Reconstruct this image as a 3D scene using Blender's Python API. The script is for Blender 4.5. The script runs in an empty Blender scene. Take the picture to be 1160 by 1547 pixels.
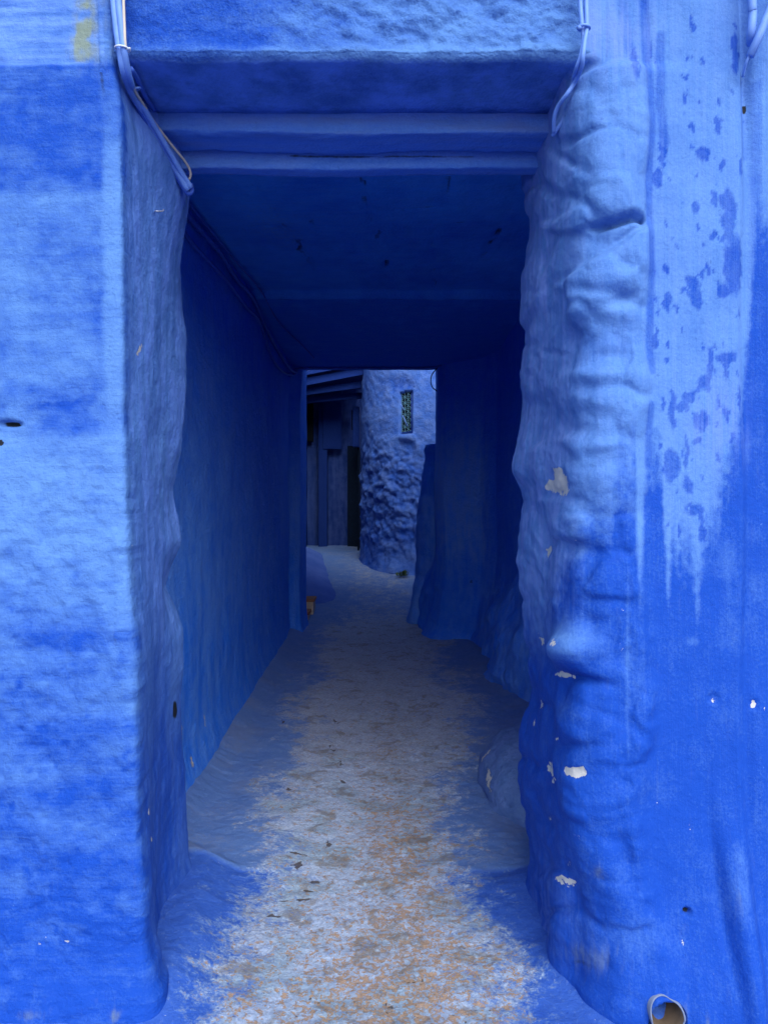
import bpy, math, random
import numpy as np
from mathutils import Vector

random.seed(7)
rng = np.random.RandomState(11)
scene = bpy.context.scene
COL = scene.collection

# ------------------------------------------------------------------ camera
F = 1160.0; CX = 580.0; CY = 767.0; CAMZ = 1.5     # measured from the photo (level camera)
cam_d = bpy.data.cameras.new('camera'); cam = bpy.data.objects.new('camera', cam_d); COL.objects.link(cam)
cam.location = (0, 0, CAMZ); cam.rotation_euler = (math.radians(90), 0, 0)
cam_d.sensor_fit = 'VERTICAL'; cam_d.sensor_height = 36.0; cam_d.lens = 36.0 * F / 1547.0
cam_d.shift_y = -(773.5 - CY) / 1547.0
cam_d.clip_end = 2000; cam_d.clip_start = 0.05
scene.camera = cam

# ------------------------------------------------------------------ light
SUN = Vector((0.20, -0.80, 0.70)).normalized()     # towards the sun
world = bpy.data.worlds.new('World'); scene.world = world; world.use_nodes = True
wn = world.node_tree.nodes; wl = world.node_tree.links
bg = wn['Background']
sky = wn.new('ShaderNodeTexSky'); sky.sky_type = 'NISHITA'; sky.sun_disc = False
sky.sun_elevation = math.asin(SUN.z); sky.sun_rotation = math.atan2(SUN.x, SUN.y)
sky.air_density = 1.0; sky.dust_density = 1.5; sky.ozone_density = 1.0
wl.new(sky.outputs[0], bg.inputs[0]); bg.inputs[1].default_value = 0.15
sd = bpy.data.lights.new('sun', 'SUN'); so = bpy.data.objects.new('sun', sd); COL.objects.link(so)
sd.energy = 1.5; sd.angle = math.radians(52); sd.color = (1.0, 0.97, 0.93)
so.rotation_euler = (-SUN).to_track_quat('-Z', 'Y').to_euler(); so.location = (-3, -5, 12)
scene.view_settings.view_transform = 'Standard'; scene.view_settings.look = 'None'
scene.view_settings.gamma = 1.0; scene.view_settings.use_curve_mapping = False
scene.view_settings.exposure = 1.08
scene.cycles.diffuse_bounces = 12; scene.cycles.max_bounces = 14

# ------------------------------------------------------------------ noise
def _hash(ix, iy, iz):
    h = (ix.astype(np.int64) * 374761393 + iy.astype(np.int64) * 668265263 + iz.astype(np.int64) * 2147483647)
    h = (h ^ (h >> 13)) * 1274126177
    h = h ^ (h >> 16)
    return (h & 0xffff) / 65535.0
def vn(x, y, z=0.0):
    x, y, z = np.broadcast_arrays(np.asarray(x, float), np.asarray(y, float), np.asarray(z, float))
    ix, iy, iz = np.floor(x), np.floor(y), np.floor(z)
    fx, fy, fz = x - ix, y - iy, z - iz
    s = lambda t: t * t * t * (t * (t * 6 - 15) + 10)
    fx, fy, fz = s(fx), s(fy), s(fz)
    r = 0
    for dx in (0, 1):
        for dy in (0, 1):
            for dz in (0, 1):
                w = (fx if dx else 1 - fx) * (fy if dy else 1 - fy) * (fz if dz else 1 - fz)
                r = r + w * _hash(ix + dx, iy + dy, iz + dz)
    return r * 2 - 1
def fbm(x, y, z=0.0, o=4, g=0.5):
    r = 0; a = 1.0; t = 0
    for k in range(o):
        f = 2.03 ** k
        r = r + a * vn(x * f + 17.3 * k, y * f + 5.1 * k, np.asarray(z) * f + 3.7 * k); t += a; a *= g
    return r / t
def sinterp(x, xs, ys):
    g = np.linspace(min(xs), max(xs), 1500); y = np.interp(g, xs, ys)
    k = 9; w = np.hanning(2 * k + 3)[1:-1]; w /= w.sum()
    y = np.convolve(np.pad(y, k, mode='edge'), w, 'valid')
    return np.interp(x, g, y)
def sst(a, b, x):
    t = np.clip((x - a) / (b - a), 0, 1); return t * t * (3 - 2 * t)
def ell(u, v, cu, cv, ru, rv, ang=0.0, soft=0.35):
    """1 inside an ellipse, 0 outside, soft edge"""
    c, s = math.cos(math.radians(ang)), math.sin(math.radians(ang))
    du, dv = u - cu, v - cv
    a, b = (du * c + dv * s) / ru, (-du * s + dv * c) / rv
    return 1 - sst(1 - soft, 1 + soft, np.sqrt(a * a + b * b))
def gau(u, v, cu, cv, ru, rv, ang=0.0):
    c, s = math.cos(math.radians(ang)), math.sin(math.radians(ang))
    du, dv = u - cu, v - cv
    a, b = (du * c + dv * s) / ru, (-du * s + dv * c) / rv
    return np.exp(-(a * a + b * b))
def seg(u, v, pts, w):
    """soft stroke along a polyline"""
    d = np.full(np.shape(u), 1e9)
    for (x0, y0), (x1, y1) in zip(pts[:-1], pts[1:]):
        ex, ey = x1 - x0, y1 - y0; L = ex * ex + ey * ey + 1e-9
        t = np.clip(((u - x0) * ex + (v - y0) * ey) / L, 0, 1)
        d = np.minimum(d, np.hypot(u - x0 - t * ex, v - y0 - t * ey))
    return 1 - sst(w * 0.5, w * 1.3, d)

# ------------------------------------------------------------------ mesh helpers
def link(name, me, mat=None, parent=None, smooth=True):
    if mat: me.materials.append(mat)
    if smooth: me.polygons.foreach_set('use_smooth', [True] * len(me.polygons))
    o = bpy.data.objects.new(name, me); COL.objects.link(o)
    if parent: o.parent = parent
    return o
def grid(name, P, mat, attrs=None, closed=False, cap=False, parent=None, flip=False, out=None):
    """P[i, j, 3]: one sheet of quads (closed: i wraps round)"""
    nu, nv = P.shape[:2]
    me = bpy.data.meshes.new(name)
    idx = np.arange(nu * nv).reshape(nu, nv)
    a = idx if closed else idx[:-1]
    b = np.roll(idx, -1, 0) if closed else idx[1:]
    q = np.stack([a[:, :-1], b[:, :-1], b[:, 1:], a[:, 1:]], -1).reshape(-1, 4)
    if flip: q = q[:, ::-1]
    faces = [tuple(int(k) for k in f) for f in q] if cap else None
    if cap:
        t = [int(k) for k in idx[:, -1]]
        faces.append(tuple(t[::-1] if flip else t))
        me.from_pydata([tuple(p) for p in P.reshape(-1, 3)], [], faces)
    else:
        me.vertices.add(nu * nv); me.vertices.foreach_set('co', P.reshape(-1).astype(np.float32))
        me.loops.add(q.size); me.loops.foreach_set('vertex_index', q.reshape(-1).astype(np.int32))
        me.polygons.add(len(q)); me.polygons.foreach_set('loop_start', np.arange(0, q.size, 4, dtype=np.int32))
        me.update(calc_edges=True)
    for k, v in (attrs or {}).items():
        at = me.attributes.new(k, 'FLOAT', 'POINT')
        at.data.foreach_set('value', np.clip(np.broadcast_to(v, (nu, nv)), 0, 1).reshape(-1).astype(np.float32))
    me.validate()
    n = np.zeros(len(me.polygons) * 3); c = np.zeros(len(me.polygons) * 3); ar = np.zeros(len(me.polygons))
    me.polygons.foreach_get('normal', n); me.polygons.foreach_get('center', c); me.polygons.foreach_get('area', ar)
    n = n.reshape(-1, 3); c = c.reshape(-1, 3)
    side = (ar[:, None] * n * (c - P.reshape(-1, 3).mean(0))).sum() if out is None else (ar[:, None] * n * np.array(out)).sum()
    if side < 0: me.flip_normals()
    return link(name, me, mat, parent)
def raw(name, verts, faces, mat, parent=None, smooth=False):
    me = bpy.data.meshes.new(name); me.from_pydata([tuple(v) for v in verts], [], faces); me.update()
    return link(name, me, mat, parent, smooth)
def boxv(x0, x1, y0, y1, z0, z1):
    return ([(x0, y0, z0), (x1, y0, z0), (x1, y1, z0), (x0, y1, z0), (x0, y0, z1), (x1, y0, z1), (x1, y1, z1), (x0, y1, z1)],
            [(0, 3, 2, 1), (4, 5, 6, 7), (0, 1, 5, 4), (1, 2, 6, 5), (2, 3, 7, 6), (3, 0, 4, 7)])
def box(name, x0, x1, y0, y1, z0, z1, mat, parent=None, bevel=0.0):
    v, f = boxv(x0, x1, y0, y1, z0, z1)
    o = raw(name, v, f, mat, parent)
    if bevel:
        m = o.modifiers.new('bevel', 'BEVEL'); m.width = bevel; m.segments = 2
    return o
def rough_beam(name, x0, x1, y0, y1, z0, z1, mat, n=0.004, attrs=None, parent=None, seed=0.0):
    """a long hand-hewn bar along x with rounded edges and an uneven surface"""
    r = 0.004
    prof = []
    cs = [(y0, z0), (y1, z0), (y1, z1), (y0, z1)]
    for k in range(4):
        a = np.array(cs[k]); b = np.array(cs[(k + 1) % 4]); L = np.linalg.norm(b - a)
        for t in np.linspace(r / L, 1 - r / L, max(3, int(L / 0.012))): prof.append(a + (b - a) * t)
    prof = np.array(prof); c = prof.mean(0)
    xs = np.linspace(x0, x1, int((x1 - x0) / 0.012))
    A, X = np.meshgrid(np.arange(len(prof)), xs, indexing='ij')
    y, z = prof[A, 0], prof[A, 1]
    nrm = np.stack([y - c[0], z - c[1]], -1); nrm /= np.linalg.norm(nrm, axis=-1, keepdims=True) + 1e-6
    d = n * (fbm(X * 5 + seed, y * 22, z * 22, 3) * 1.6 + fbm(X * 30, y * 40 + seed, z * 40, 2) * 0.5)
    sag = n * 2.0 * fbm(X * 1.7 + seed * 3, 0 * X, 0 * X, 2)
    P = np.stack([X, y + nrm[..., 0] * d, z + nrm[..., 1] * d + sag], -1)
    P[:, 0, 1:] = P[:, 0, 1:]
    at = {k: fn(X, y, z) for k, fn in (attrs or {}).items()}
    return grid(name, P, mat, at, closed=True, cap=False, parent=parent, flip=True)
def catmull(pts, n=8):
    p = [Vector(q) for q in pts]; p = [p[0] * 2 - p[1]] + p + [p[-1] * 2 - p[-2]]
    out = []
    for i in range(1, len(p) - 2):
        for k in range(n):
            t = k / n
            out.append(0.5 * ((2 * p[i]) + (p[i + 1] - p[i - 1]) * t + (2 * p[i - 1] - 5 * p[i] + 4 * p[i + 1] - p[i + 2]) * t * t
                              + (3 * p[i] - p[i - 1] - 3 * p[i + 1] + p[i + 2]) * t ** 3))
    out.append(p[-2]); return out
def tube(name, pts, r, mat, parent=None, seg_n=8, smooth_path=True, radii=None):
    q = catmull(pts, 6) if smooth_path else [Vector(p) for p in pts]
    V = []; Fc = []
    up = Vector((0.31, 0.77, 0.2)).normalized()
    for i, p in enumerate(q):
        t = (q[min(i + 1, len(q) - 1)] - q[max(i - 1, 0)]).normalized()
        a = t.cross(up).normalized(); b = t.cross(a).normalized()
        rr = r if radii is None else radii(i / (len(q) - 1))
        for k in range(seg_n):
            th = 2 * math.pi * k / seg_n
            V.append(p + (a * math.cos(th) + b * math.sin(th)) * rr)
    for i in range(len(q) - 1):
        for k in range(seg_n):
            k2 = (k + 1) % seg_n
            Fc.append((i * seg_n + k, (i + 1) * seg_n + k, (i + 1) * seg_n + k2, i * seg_n + k2))
    Fc.append(tuple(range(seg_n))); e = (len(q) - 1) * seg_n
    Fc.append(tuple(e + k for k in range(seg_n))[::-1])
    return raw(name, V, Fc, mat, parent, True)
def at_px(px, py, Y):
    """a measured photo point at a known distance -> metres"""
    return ((px - CX) / F * Y, Y, CAMZ + (CY - py) / F * Y)
def empty(name, loc=(0, 0, 0)):
    o = bpy.data.objects.new(name, None); COL.objects.link(o); o.location = loc; return o
def tag(o, label, cat, group=None):
    o['label'] = label; o['category'] = cat; o['kind'] = 'thing'
    if group: o['group'] = group
    return o
def adopt(o, root):
    o.parent = root
    o.location = tuple(-c for c in root.location); return o
def struct(o): o['kind'] = 'structure'; return o

# ------------------------------------------------------------------ materials
class NT:
    def __init__(s, name):
        s.m = bpy.data.materials.new(name); s.m.use_nodes = True
        s.n = s.m.node_tree.nodes; s.l = s.m.node_tree.links
        s.b = s.n['Principled BSDF']; s.co = s.n.new('ShaderNodeTexCoord').outputs['Object']
    def lk(s, a, b):
        if isinstance(a, bpy.types.NodeSocket): s.l.new(a, b)
        else: b.default_value = a
    def attr(s, k):
        n = s.n.new('ShaderNodeAttribute'); n.attribute_name = k; return n.outputs['Fac']
    def map(s, sc, rot=(0, 0, 0), co=None):
        n = s.n.new('ShaderNodeMapping'); s.l.new(co or s.co, n.inputs[0]); n.inputs['Scale'].default_value = sc; n.inputs['Rotation'].default_value = rot
        return n.outputs[0]
    def noise(s, scale, detail=4, rough=0.55, co=None, dist=0.0, out='Fac'):
        n = s.n.new('ShaderNodeTexNoise'); s.l.new(co or s.co, n.inputs['Vector'])
        n.inputs['Scale'].default_value = scale; n.inputs['Detail'].default_value = detail; n.inputs['Roughness'].default_value = rough
        n.inputs['Distortion'].default_value = dist
        return n.outputs[out]
    def voro(s, scale, co=None, feat='F1', rnd=1.0):
        n = s.n.new('ShaderNodeTexVoronoi'); n.feature = feat; s.l.new(co or s.co, n.inputs['Vector']); n.inputs['Scale'].default_value = scale
        return n.outputs['Distance']
    def cells(s, scale, wob=0.02):
        w = s.n.new('ShaderNodeTexNoise'); s.l.new(s.co, w.inputs['Vector']); w.inputs['Scale'].default_value = scale * 0.6; w.inputs['Detail'].default_value = 3
        m = s.n.new('ShaderNodeVectorMath'); m.operation = 'MULTIPLY_ADD'; s.l.new(w.outputs['Color'], m.inputs[0]); m.inputs[1].default_value = (wob,) * 3; s.l.new(s.co, m.inputs[2])
        n = s.n.new('ShaderNodeTexVoronoi'); s.l.new(m.outputs[0], n.inputs['Vector']); n.inputs['Scale'].default_value = scale
        sp = s.n.new('ShaderNodeSeparateColor'); s.l.new(n.outputs['Color'], sp.inputs[0]); return sp.outputs[0]
    def math(s, op, a, b=0.0, c=0.0, clamp=False):
        n = s.n.new('ShaderNodeMath'); n.operation = op; n.use_clamp = clamp
        s.lk(a, n.inputs[0]); s.lk(b, n.inputs[1]); s.lk(c, n.inputs[2]); return n.outputs[0]
    def ramp(s, x, lo, hi, a=0.0, b=1.0):
        n = s.n.new('ShaderNodeMapRange'); n.interpolation_type = 'SMOOTHSTEP'
        s.lk(x, n.inputs[0]); n.inputs[1].default_value = lo; n.inputs[2].default_value = hi; n.inputs[3].default_value = a; n.inputs[4].default_value = b
        return n.outputs[0]
    def mix(s, f, a, b):
        n = s.n.new('ShaderNodeMix'); n.data_type = 'RGBA'
        s.lk(f, n.inputs[0])
        for v, i in ((a, 6), (b, 7)):
            s.lk(tuple(v) + (1,) if isinstance(v, tuple) and len(v) == 3 else v, n.inputs[i])
        return n.outputs[2]
    def bump(s, h, strength=0.3, dist=0.01, prev=None):
        n = s.n.new('ShaderNodeBump'); n.inputs['Strength'].default_value = strength; n.inputs['Distance'].default_value = dist
        s.l.new(h, n.inputs['Height'])
        if prev: s.l.new(prev, n.inputs['Normal'])
        return n.outputs[0]
    def out(s, col, rough=0.8, normal=None, spec=0.25):
        s.lk(col if isinstance(col, bpy.types.NodeSocket) else tuple(col) + (1,), s.b.inputs['Base Color'])
        s.lk(rough, s.b.inputs['Roughness']); s.b.inputs['Specular IOR Level'].default_value = spec
        if normal: s.l.new(normal, s.b.inputs['Normal'])
        return s.m

DEEP = (0.0065, 0.056, 0.36); LIGHT = (0.086, 0.208, 0.50); LAV = (0.11, 0.175, 0.44)
CHIP = (0.56, 0.57, 0.56); MOSS = (0.19, 0.235, 0.12); DARK = (0.012, 0.016, 0.022)
def plaster(name, deep=DEEP, light=LIGHT, stroke=(4, 4, 60), amp=0.55, fine=0.42, bump=0.6, grime=0.0, lavc=LAV, cloud=0.5):
    """brushed limewash: attributes light / lav / chip / moss / dirt say where each coat shows"""
    t = NT(name)
    L = t.attr('light'); lav = t.attr('lav'); chip = t.attr('chip'); moss = t.attr('moss'); dirt_shade = t.attr('dirt_shade')
    st = t.noise(1.0, 5, 0.6, t.map(stroke))
    st2 = t.noise(1.0, 3, 0.6, t.map(tuple(c * 3.1 for c in stroke)))
    vert = t.attr('vert')
    def vmix(a, b):
        return t.math('ADD', t.math('MULTIPLY', a, t.math('SUBTRACT', 1.0, vert)), t.math('MULTIPLY', b, vert))
    st = vmix(st, t.noise(1.0, 5, 0.6, t.map((22, 14, 2.2)))); st2 = vmix(st2, t.noise(1.0, 3, 0.6, t.map((60, 34, 5))))
    fi = t.noise(55, 6, 0.65); mid = t.noise(9, 5, 0.6)
    x = t.math('ADD', L, t.math('MULTIPLY', t.math('SUBTRACT', st, 0.5), amp))
    x = t.math('ADD', x, t.math('MULTIPLY', t.math('SUBTRACT', st2, 0.5), amp * 0.9))
    x = t.math('ADD', x, t.math('MULTIPLY', t.math('SUBTRACT', mid, 0.5), cloud))
    gr = t.noise(150, 4, 0.7)
    x = t.math('ADD', x, t.math('MULTIPLY', t.math('SUBTRACT', gr, 0.5), fine * 2.6))
    x = t.math('ADD', x, t.math('MULTIPLY', t.math('SUBTRACT', fi, 0.5), fine), clamp=True)
    col = t.mix(x, deep, light)
    lv = t.math('MULTIPLY', lav, t.ramp(t.math('ADD', st, t.math('MULTIPLY', mid, 0.5)), 0.55, 0.95), clamp=True)
    col = t.mix(lv, col, lavc)
    # small dark scuffs and pale flecks
    sc = t.ramp(t.noise(38, 3, 0.5, dist=0.6), 0.70, 0.76)
    col = t.mix(t.math('MULTIPLY', sc, 0.28), col, tuple(c * 0.45 for c in deep))
    fl = t.ramp(t.noise(70, 2, 0.5), 0.765, 0.80)
    col = t.mix(t.math('MULTIPLY', fl, 0.4), col, tuple(min(1, c * 1.15 + 0.04) for c in light))
    if grime:
        g = t.ramp(t.noise(3.2, 6, 0.65), 0.5, 0.72)
        col = t.mix(t.math('MULTIPLY', g, grime), col, (0.05, 0.07, 0.17))
    ms = t.ramp(t.math('ADD', moss, t.math('MULTIPLY', t.math('SUBTRACT', t.noise(1.0, 5, 0.6, t.map((60, 60, 6))), 0.5), 0.9)), 0.05, 1.0)
    col = t.mix(t.math('MULTIPLY', ms, 0.8), col, MOSS)
    cf = t.ramp(t.math('ADD', chip, t.math('MULTIPLY', t.math('SUBTRACT', fi, 0.5), 1.3)), 0.5, 0.58)
    cc = t.mix(t.noise(30, 4, 0.6), (0.34, 0.35, 0.36), (0.58, 0.58, 0.56))
    col = t.mix(cf, col, cc)
    df = t.ramp(t.math('ADD', dirt_shade, t.math('MULTIPLY', t.math('SUBTRACT', fi, 0.5), 0.4)), 0.35, 0.75)
    col = t.mix(df, col, DARK)
    h = t.math('ADD', t.math('MULTIPLY', st2, 0.10), t.math('ADD', t.math('MULTIPLY', fi, 0.7), t.math('MULTIPLY', st, 0.35)))
    h = t.math('ADD', h, t.math('MULTIPLY', gr, 0.22)); h = t.math('ADD', h, t.math('MULTIPLY', t.noise(22, 5, 0.6), 0.9))
    h = t.math('SUBTRACT', h, t.math('MULTIPLY', cf, 0.5))
    nm = t.bump(h, bump, 0.014)
    return t.out(col, t.ramp(fi, 0.3, 0.7, 0.65, 0.88), nm, 0.12)

M_left = plaster('limewash_brushed_across', stroke=(4, 4, 42), amp=0.40, cloud=0.35, fine=0.22, lavc=(0.12, 0.25, 0.68))
M_right = plaster('limewash_brushed_down', stroke=(75, 30, 1.6), amp=0.24, fine=0.32, bump=0.4, lavc=(0.145, 0.235, 0.58))
M_lint = plaster('limewash_lumpy', stroke=(7, 7, 16), amp=0.45, bump=0.9, lavc=(0.12, 0.27, 0.76))
M_in = plaster('limewash_passage', deep=(0.014, 0.155, 0.74), light=(0.12, 0.32, 0.80), stroke=(18, 18, 2.6), amp=0.26, bump=1.0, fine=0.6, cloud=0.9, lavc=(0.12, 0.29, 0.70))
M_ceil = plaster('limewash_ceiling', deep=(0.008, 0.14, 0.60), light=(0.05, 0.32, 0.84), stroke=(3, 26, 10), amp=0.5, bump=0.7)
M_beam = plaster('limewash_timber', deep=(0.03, 0.13, 0.54), light=(0.10, 0.26, 0.70), stroke=(2.5, 40, 40), amp=0.5, bump=0.7)
M_tower = plaster('limewash_rough', deep=(0.015, 0.075, 0.40), light=(0.085, 0.20, 0.56), stroke=(9, 9, 9), amp=0.6, bump=1.0)
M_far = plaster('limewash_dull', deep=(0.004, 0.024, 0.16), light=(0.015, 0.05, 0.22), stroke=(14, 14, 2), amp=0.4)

def simple(name, col, rough=0.6, var=0.25, scale=40, spec=0.3, metal=0.0):
    t = NT(name)
    n = t.noise(scale, 4, 0.6)
    c = t.mix(n, tuple(c * (1 - var) for c in col), tuple(min(1, c * (1 + var)) for c in col))
    m = t.out(c, rough, t.bump(n, 0.25, 0.002), spec)
    t.b.inputs['Metallic'].default_value = metal
    return m
M_cabblue = simple('cable_painted_blue', (0.13, 0.26, 0.66), 0.55, 0.35, 25)
M_cabdeep = simple('cable_painted_deep_blue', (0.03, 0.09, 0.42), 0.6, 0.35, 25)
M_cabtan = simple('cable_bare_beige', (0.46, 0.42, 0.37), 0.55, 0.25, 30)
M_tie = simple('cable_tie_plastic', (0.55, 0.6, 0.7), 0.4, 0.15)
M_dark = simple('dark_void', (0.006, 0.009, 0.014), 0.9, 0.3, 40, 0.05)
M_wood = simple('dark_door_wood', (0.005, 0.012, 0.03), 0.9, 0.5, 18, 0.05)
M_glass = simple('dark_window_glass', (0.006, 0.012, 0.02), 0.2, 0.3, spec=0.5)
M_iron = simple('painted_iron', (0.06, 0.16, 0.22), 0.5, 0.3)
M_nail = simple('nail_metal', (0.5, 0.53, 0.58), 0.4, 0.3, metal=0.6)
M_pipe = simple('grey_blue_pipe', (0.13, 0.17, 0.27), 0.5, 0.35, 22)
M_pipein = simple('pipe_silt', (0.09, 0.065, 0.045), 0.9, 0.6, 30)
M_terra = simple('terracotta_tile', (0.30, 0.13, 0.07), 0.8, 0.3, 30)
M_cream = simple('cream_tile', (0.45, 0.38, 0.30), 0.8, 0.25, 30)
M_leaf = simple('weed_leaf', (0.05, 0.09, 0.03), 0.7, 0.4, 60)
M_conduit = simple('grey_strip_paint', (0.20, 0.25, 0.42), 0.55, 0.35, 26)
M_stonebrn = simple('brown_grit', (0.05, 0.035, 0.03), 0.9, 0.4, 60)

# ------------------------------------------------------------------ paving
FZ_Y = [-6, 4.2, 8.5, 9.2, 11.5, 13.0, 16.0]; FZ_Z = [0, 0, 0.12, 0.16, 0.50, 0.74, 0.95]
def floor_z(x, y):
    y = np.asarray(y, float); x = np.asarray(x, float)
    z = np.interp(y, FZ_Y, FZ_Z)
    w = np.exp(-((x + 0.05) / 0.45) ** 2)
    return z - 0.018 * w
def floor_mat():
    t = NT('worn_painted_paving')
    worn, viv, tan, grey, pit = (t.attr(k) for k in ('worn', 'vivid', 'tan', 'grey', 'pit'))
    n1 = t.noise(9, 8, 0.68, dist=0.4); n2 = t.noise(75, 6, 0.7); n3 = t.noise(26, 6, 0.65, dist=1.2); n4 = t.noise(190, 3, 0.6)
    n5 = t.noise(4.0, 6, 0.6)
    blue_in = t.mix(n1, (0.055, 0.135, 0.36), (0.10, 0.195, 0.45))
    blue_out = t.mix(n3, (0.008, 0.058, 0.36), (0.045, 0.13, 0.46))
    dst = t.ramp(t.math('ADD', t.math('MULTIPLY', n2, 0.5), t.math('MULTIPLY', n5, 0.5)), 0.47, 0.6)
    blue_in = t.mix(t.math('MULTIPLY', dst, 0.55), blue_in, (0.15, 0.20, 0.33))
    blue = t.mix(viv, blue_in, blue_out)
    # pale scratches on the painted sides
    scr = t.ramp(t.noise(1.0, 5, 0.7, t.map((70, 22, 40), (0, 0, 0.5))), 0.60, 0.72)
    blue = t.mix(t.math('MULTIPLY', scr, 0.35), blue, (0.20, 0.30, 0.52))
    pale = t.mix(n2, (0.18, 0.27, 0.42), (0.46, 0.55, 0.69))
    pale = t.mix(t.ramp(n5, 0.45, 0.6, 0, 0.6), pale, (0.20, 0.31, 0.40))
    n6 = t.noise(165, 8, 0.72); n7 = t.noise(44, 7, 0.65, dist=0.5)
    tn = t.mix(n4, (0.13, 0.07, 0.03), (0.46, 0.29, 0.14))
    tn = t.mix(t.math('MULTIPLY', grey, 0.8), tn, (0.20, 0.16, 0.13))
    c1 = t.cells(120); c2 = t.cells(220, 0.012); c3 = t.cells(42, 0.04)
    rnd = t.math('ADD', t.math('MULTIPLY', c1, 0.5), t.math('ADD', t.math('MULTIPLY', c2, 0.3), t.math('MULTIPLY', c3, 0.2)))
    sp = t.math('ADD', t.math('MULTIPLY', t.math('SUBTRACT', rnd, 0.5), 0.75), t.math('MULTIPLY', t.math('SUBTRACT', n7, 0.5), 1.7))
    tf = t.ramp(t.math('ADD', sp, t.math('MULTIPLY', tan, 0.30)), 0.23, 0.33)
    gcol = t.mix(n6, (0.13, 0.17, 0.25), (0.42, 0.48, 0.58))
    gf = t.ramp(t.math('ADD', grey, t.math('MULTIPLY', t.math('SUBTRACT', n3, 0.5), 1.5)), 0.35, 0.8)
    wcol = t.mix(t.math('MULTIPLY', gf, 0.8), pale, gcol)
    wcol = t.mix(t.math('MULTIPLY', tf, 0.85), wcol, tn)
    # larger bare patches of grey-brown mortar
    bp = t.ramp(t.noise(8, 7, 0.66, dist=0.8), 0.54, 0.62)
    wcol = t.mix(t.math('MULTIPLY', bp, 0.65), wcol, (0.17, 0.155, 0.14))
    # swirling brown wear lines
    rid = t.math('ABSOLUTE', t.math('SUBTRACT', t.noise(13, 4, 0.55, dist=2.2), 0.5))
    rl = t.math('MULTIPLY', t.ramp(rid, 0.0, 0.022, 1, 0), t.ramp(n5, 0.42, 0.6))
    wcol = t.mix(t.math('MULTIPLY', rl, 0.5), wcol, (0.14, 0.10, 0.07))
    wf = t.ramp(t.math('ADD', worn, t.math('ADD', t.math('MULTIPLY', t.math('SUBTRACT', n1, 0.5), 1.5), t.math('MULTIPLY', t.math('SUBTRACT', n3, 0.5), 1.0))), 0.0, 1.0)
    w2 = t.math('ADD', wf, t.math('ADD', t.math('MULTIPLY', t.math('SUBTRACT', n6, 0.5), 0.7), t.math('MULTIPLY', t.math('SUBTRACT', rnd, 0.5), 0.55)))
    wfv = t.ramp(c1, 0.0, 1.0, 0.82, 1.12)
    midc = t.mix(n3, (0.06, 0.14, 0.38), (0.15, 0.25, 0.46))
    col = t.mix(t.math('MULTIPLY', t.ramp(w2, 0.12, 0.50), 0.85), blue, midc)
    wf = t.ramp(w2, 0.36, 0.92)
    vm = t.n.new('ShaderNodeVectorMath'); vm.operation = 'SCALE'; t.l.new(wcol, vm.inputs[0]); t.l.new(wfv, vm.inputs['Scale'])
    col = t.mix(wf, col, vm.outputs[0])
    # dark pits, pale flecks
    pf = t.ramp(t.math('ADD', pit, t.math('MULTIPLY', t.math('SUBTRACT', n2, 0.5), 0.5)), 0.45, 0.6)
    dots = t.math('MULTIPLY', t.ramp(t.noise(60, 2, 0.5), 0.70, 0.74), worn)
    pf = t.math('MAXIMUM', pf, t.math('MULTIPLY', dots, 0.8))
    col = t.mix(t.math('MULTIPLY', pf, 0.85), col, (0.055, 0.04, 0.032))
    fl = t.ramp(t.noise(120, 2, 0.5), 0.73, 0.76)
    col = t.mix(t.math('MULTIPLY', fl, 0.6), col, (0.45, 0.5, 0.56))
    h = t.math('ADD', t.math('MULTIPLY', n2, 0.5), t.math('MULTIPLY', n3, 0.6))
    h = t.math('SUBTRACT', h, t.math('MULTIPLY', pf, 0.6)); h = t.math('SUBTRACT', h, t.math('MULTIPLY', t.math('MULTIPLY', tf, wf), 0.3))
    h = t.math('ADD', h, t.math('MULTIPLY', n4, 0.2)); h = t.math('ADD', h, t.math('MULTIPLY', rnd, 0.25))
    return t.out(col, t.ramp(n2, 0.3, 0.7, 0.55, 0.85), t.bump(h, 0.7, 0.008), 0.3)
M_floor = floor_mat()
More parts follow.
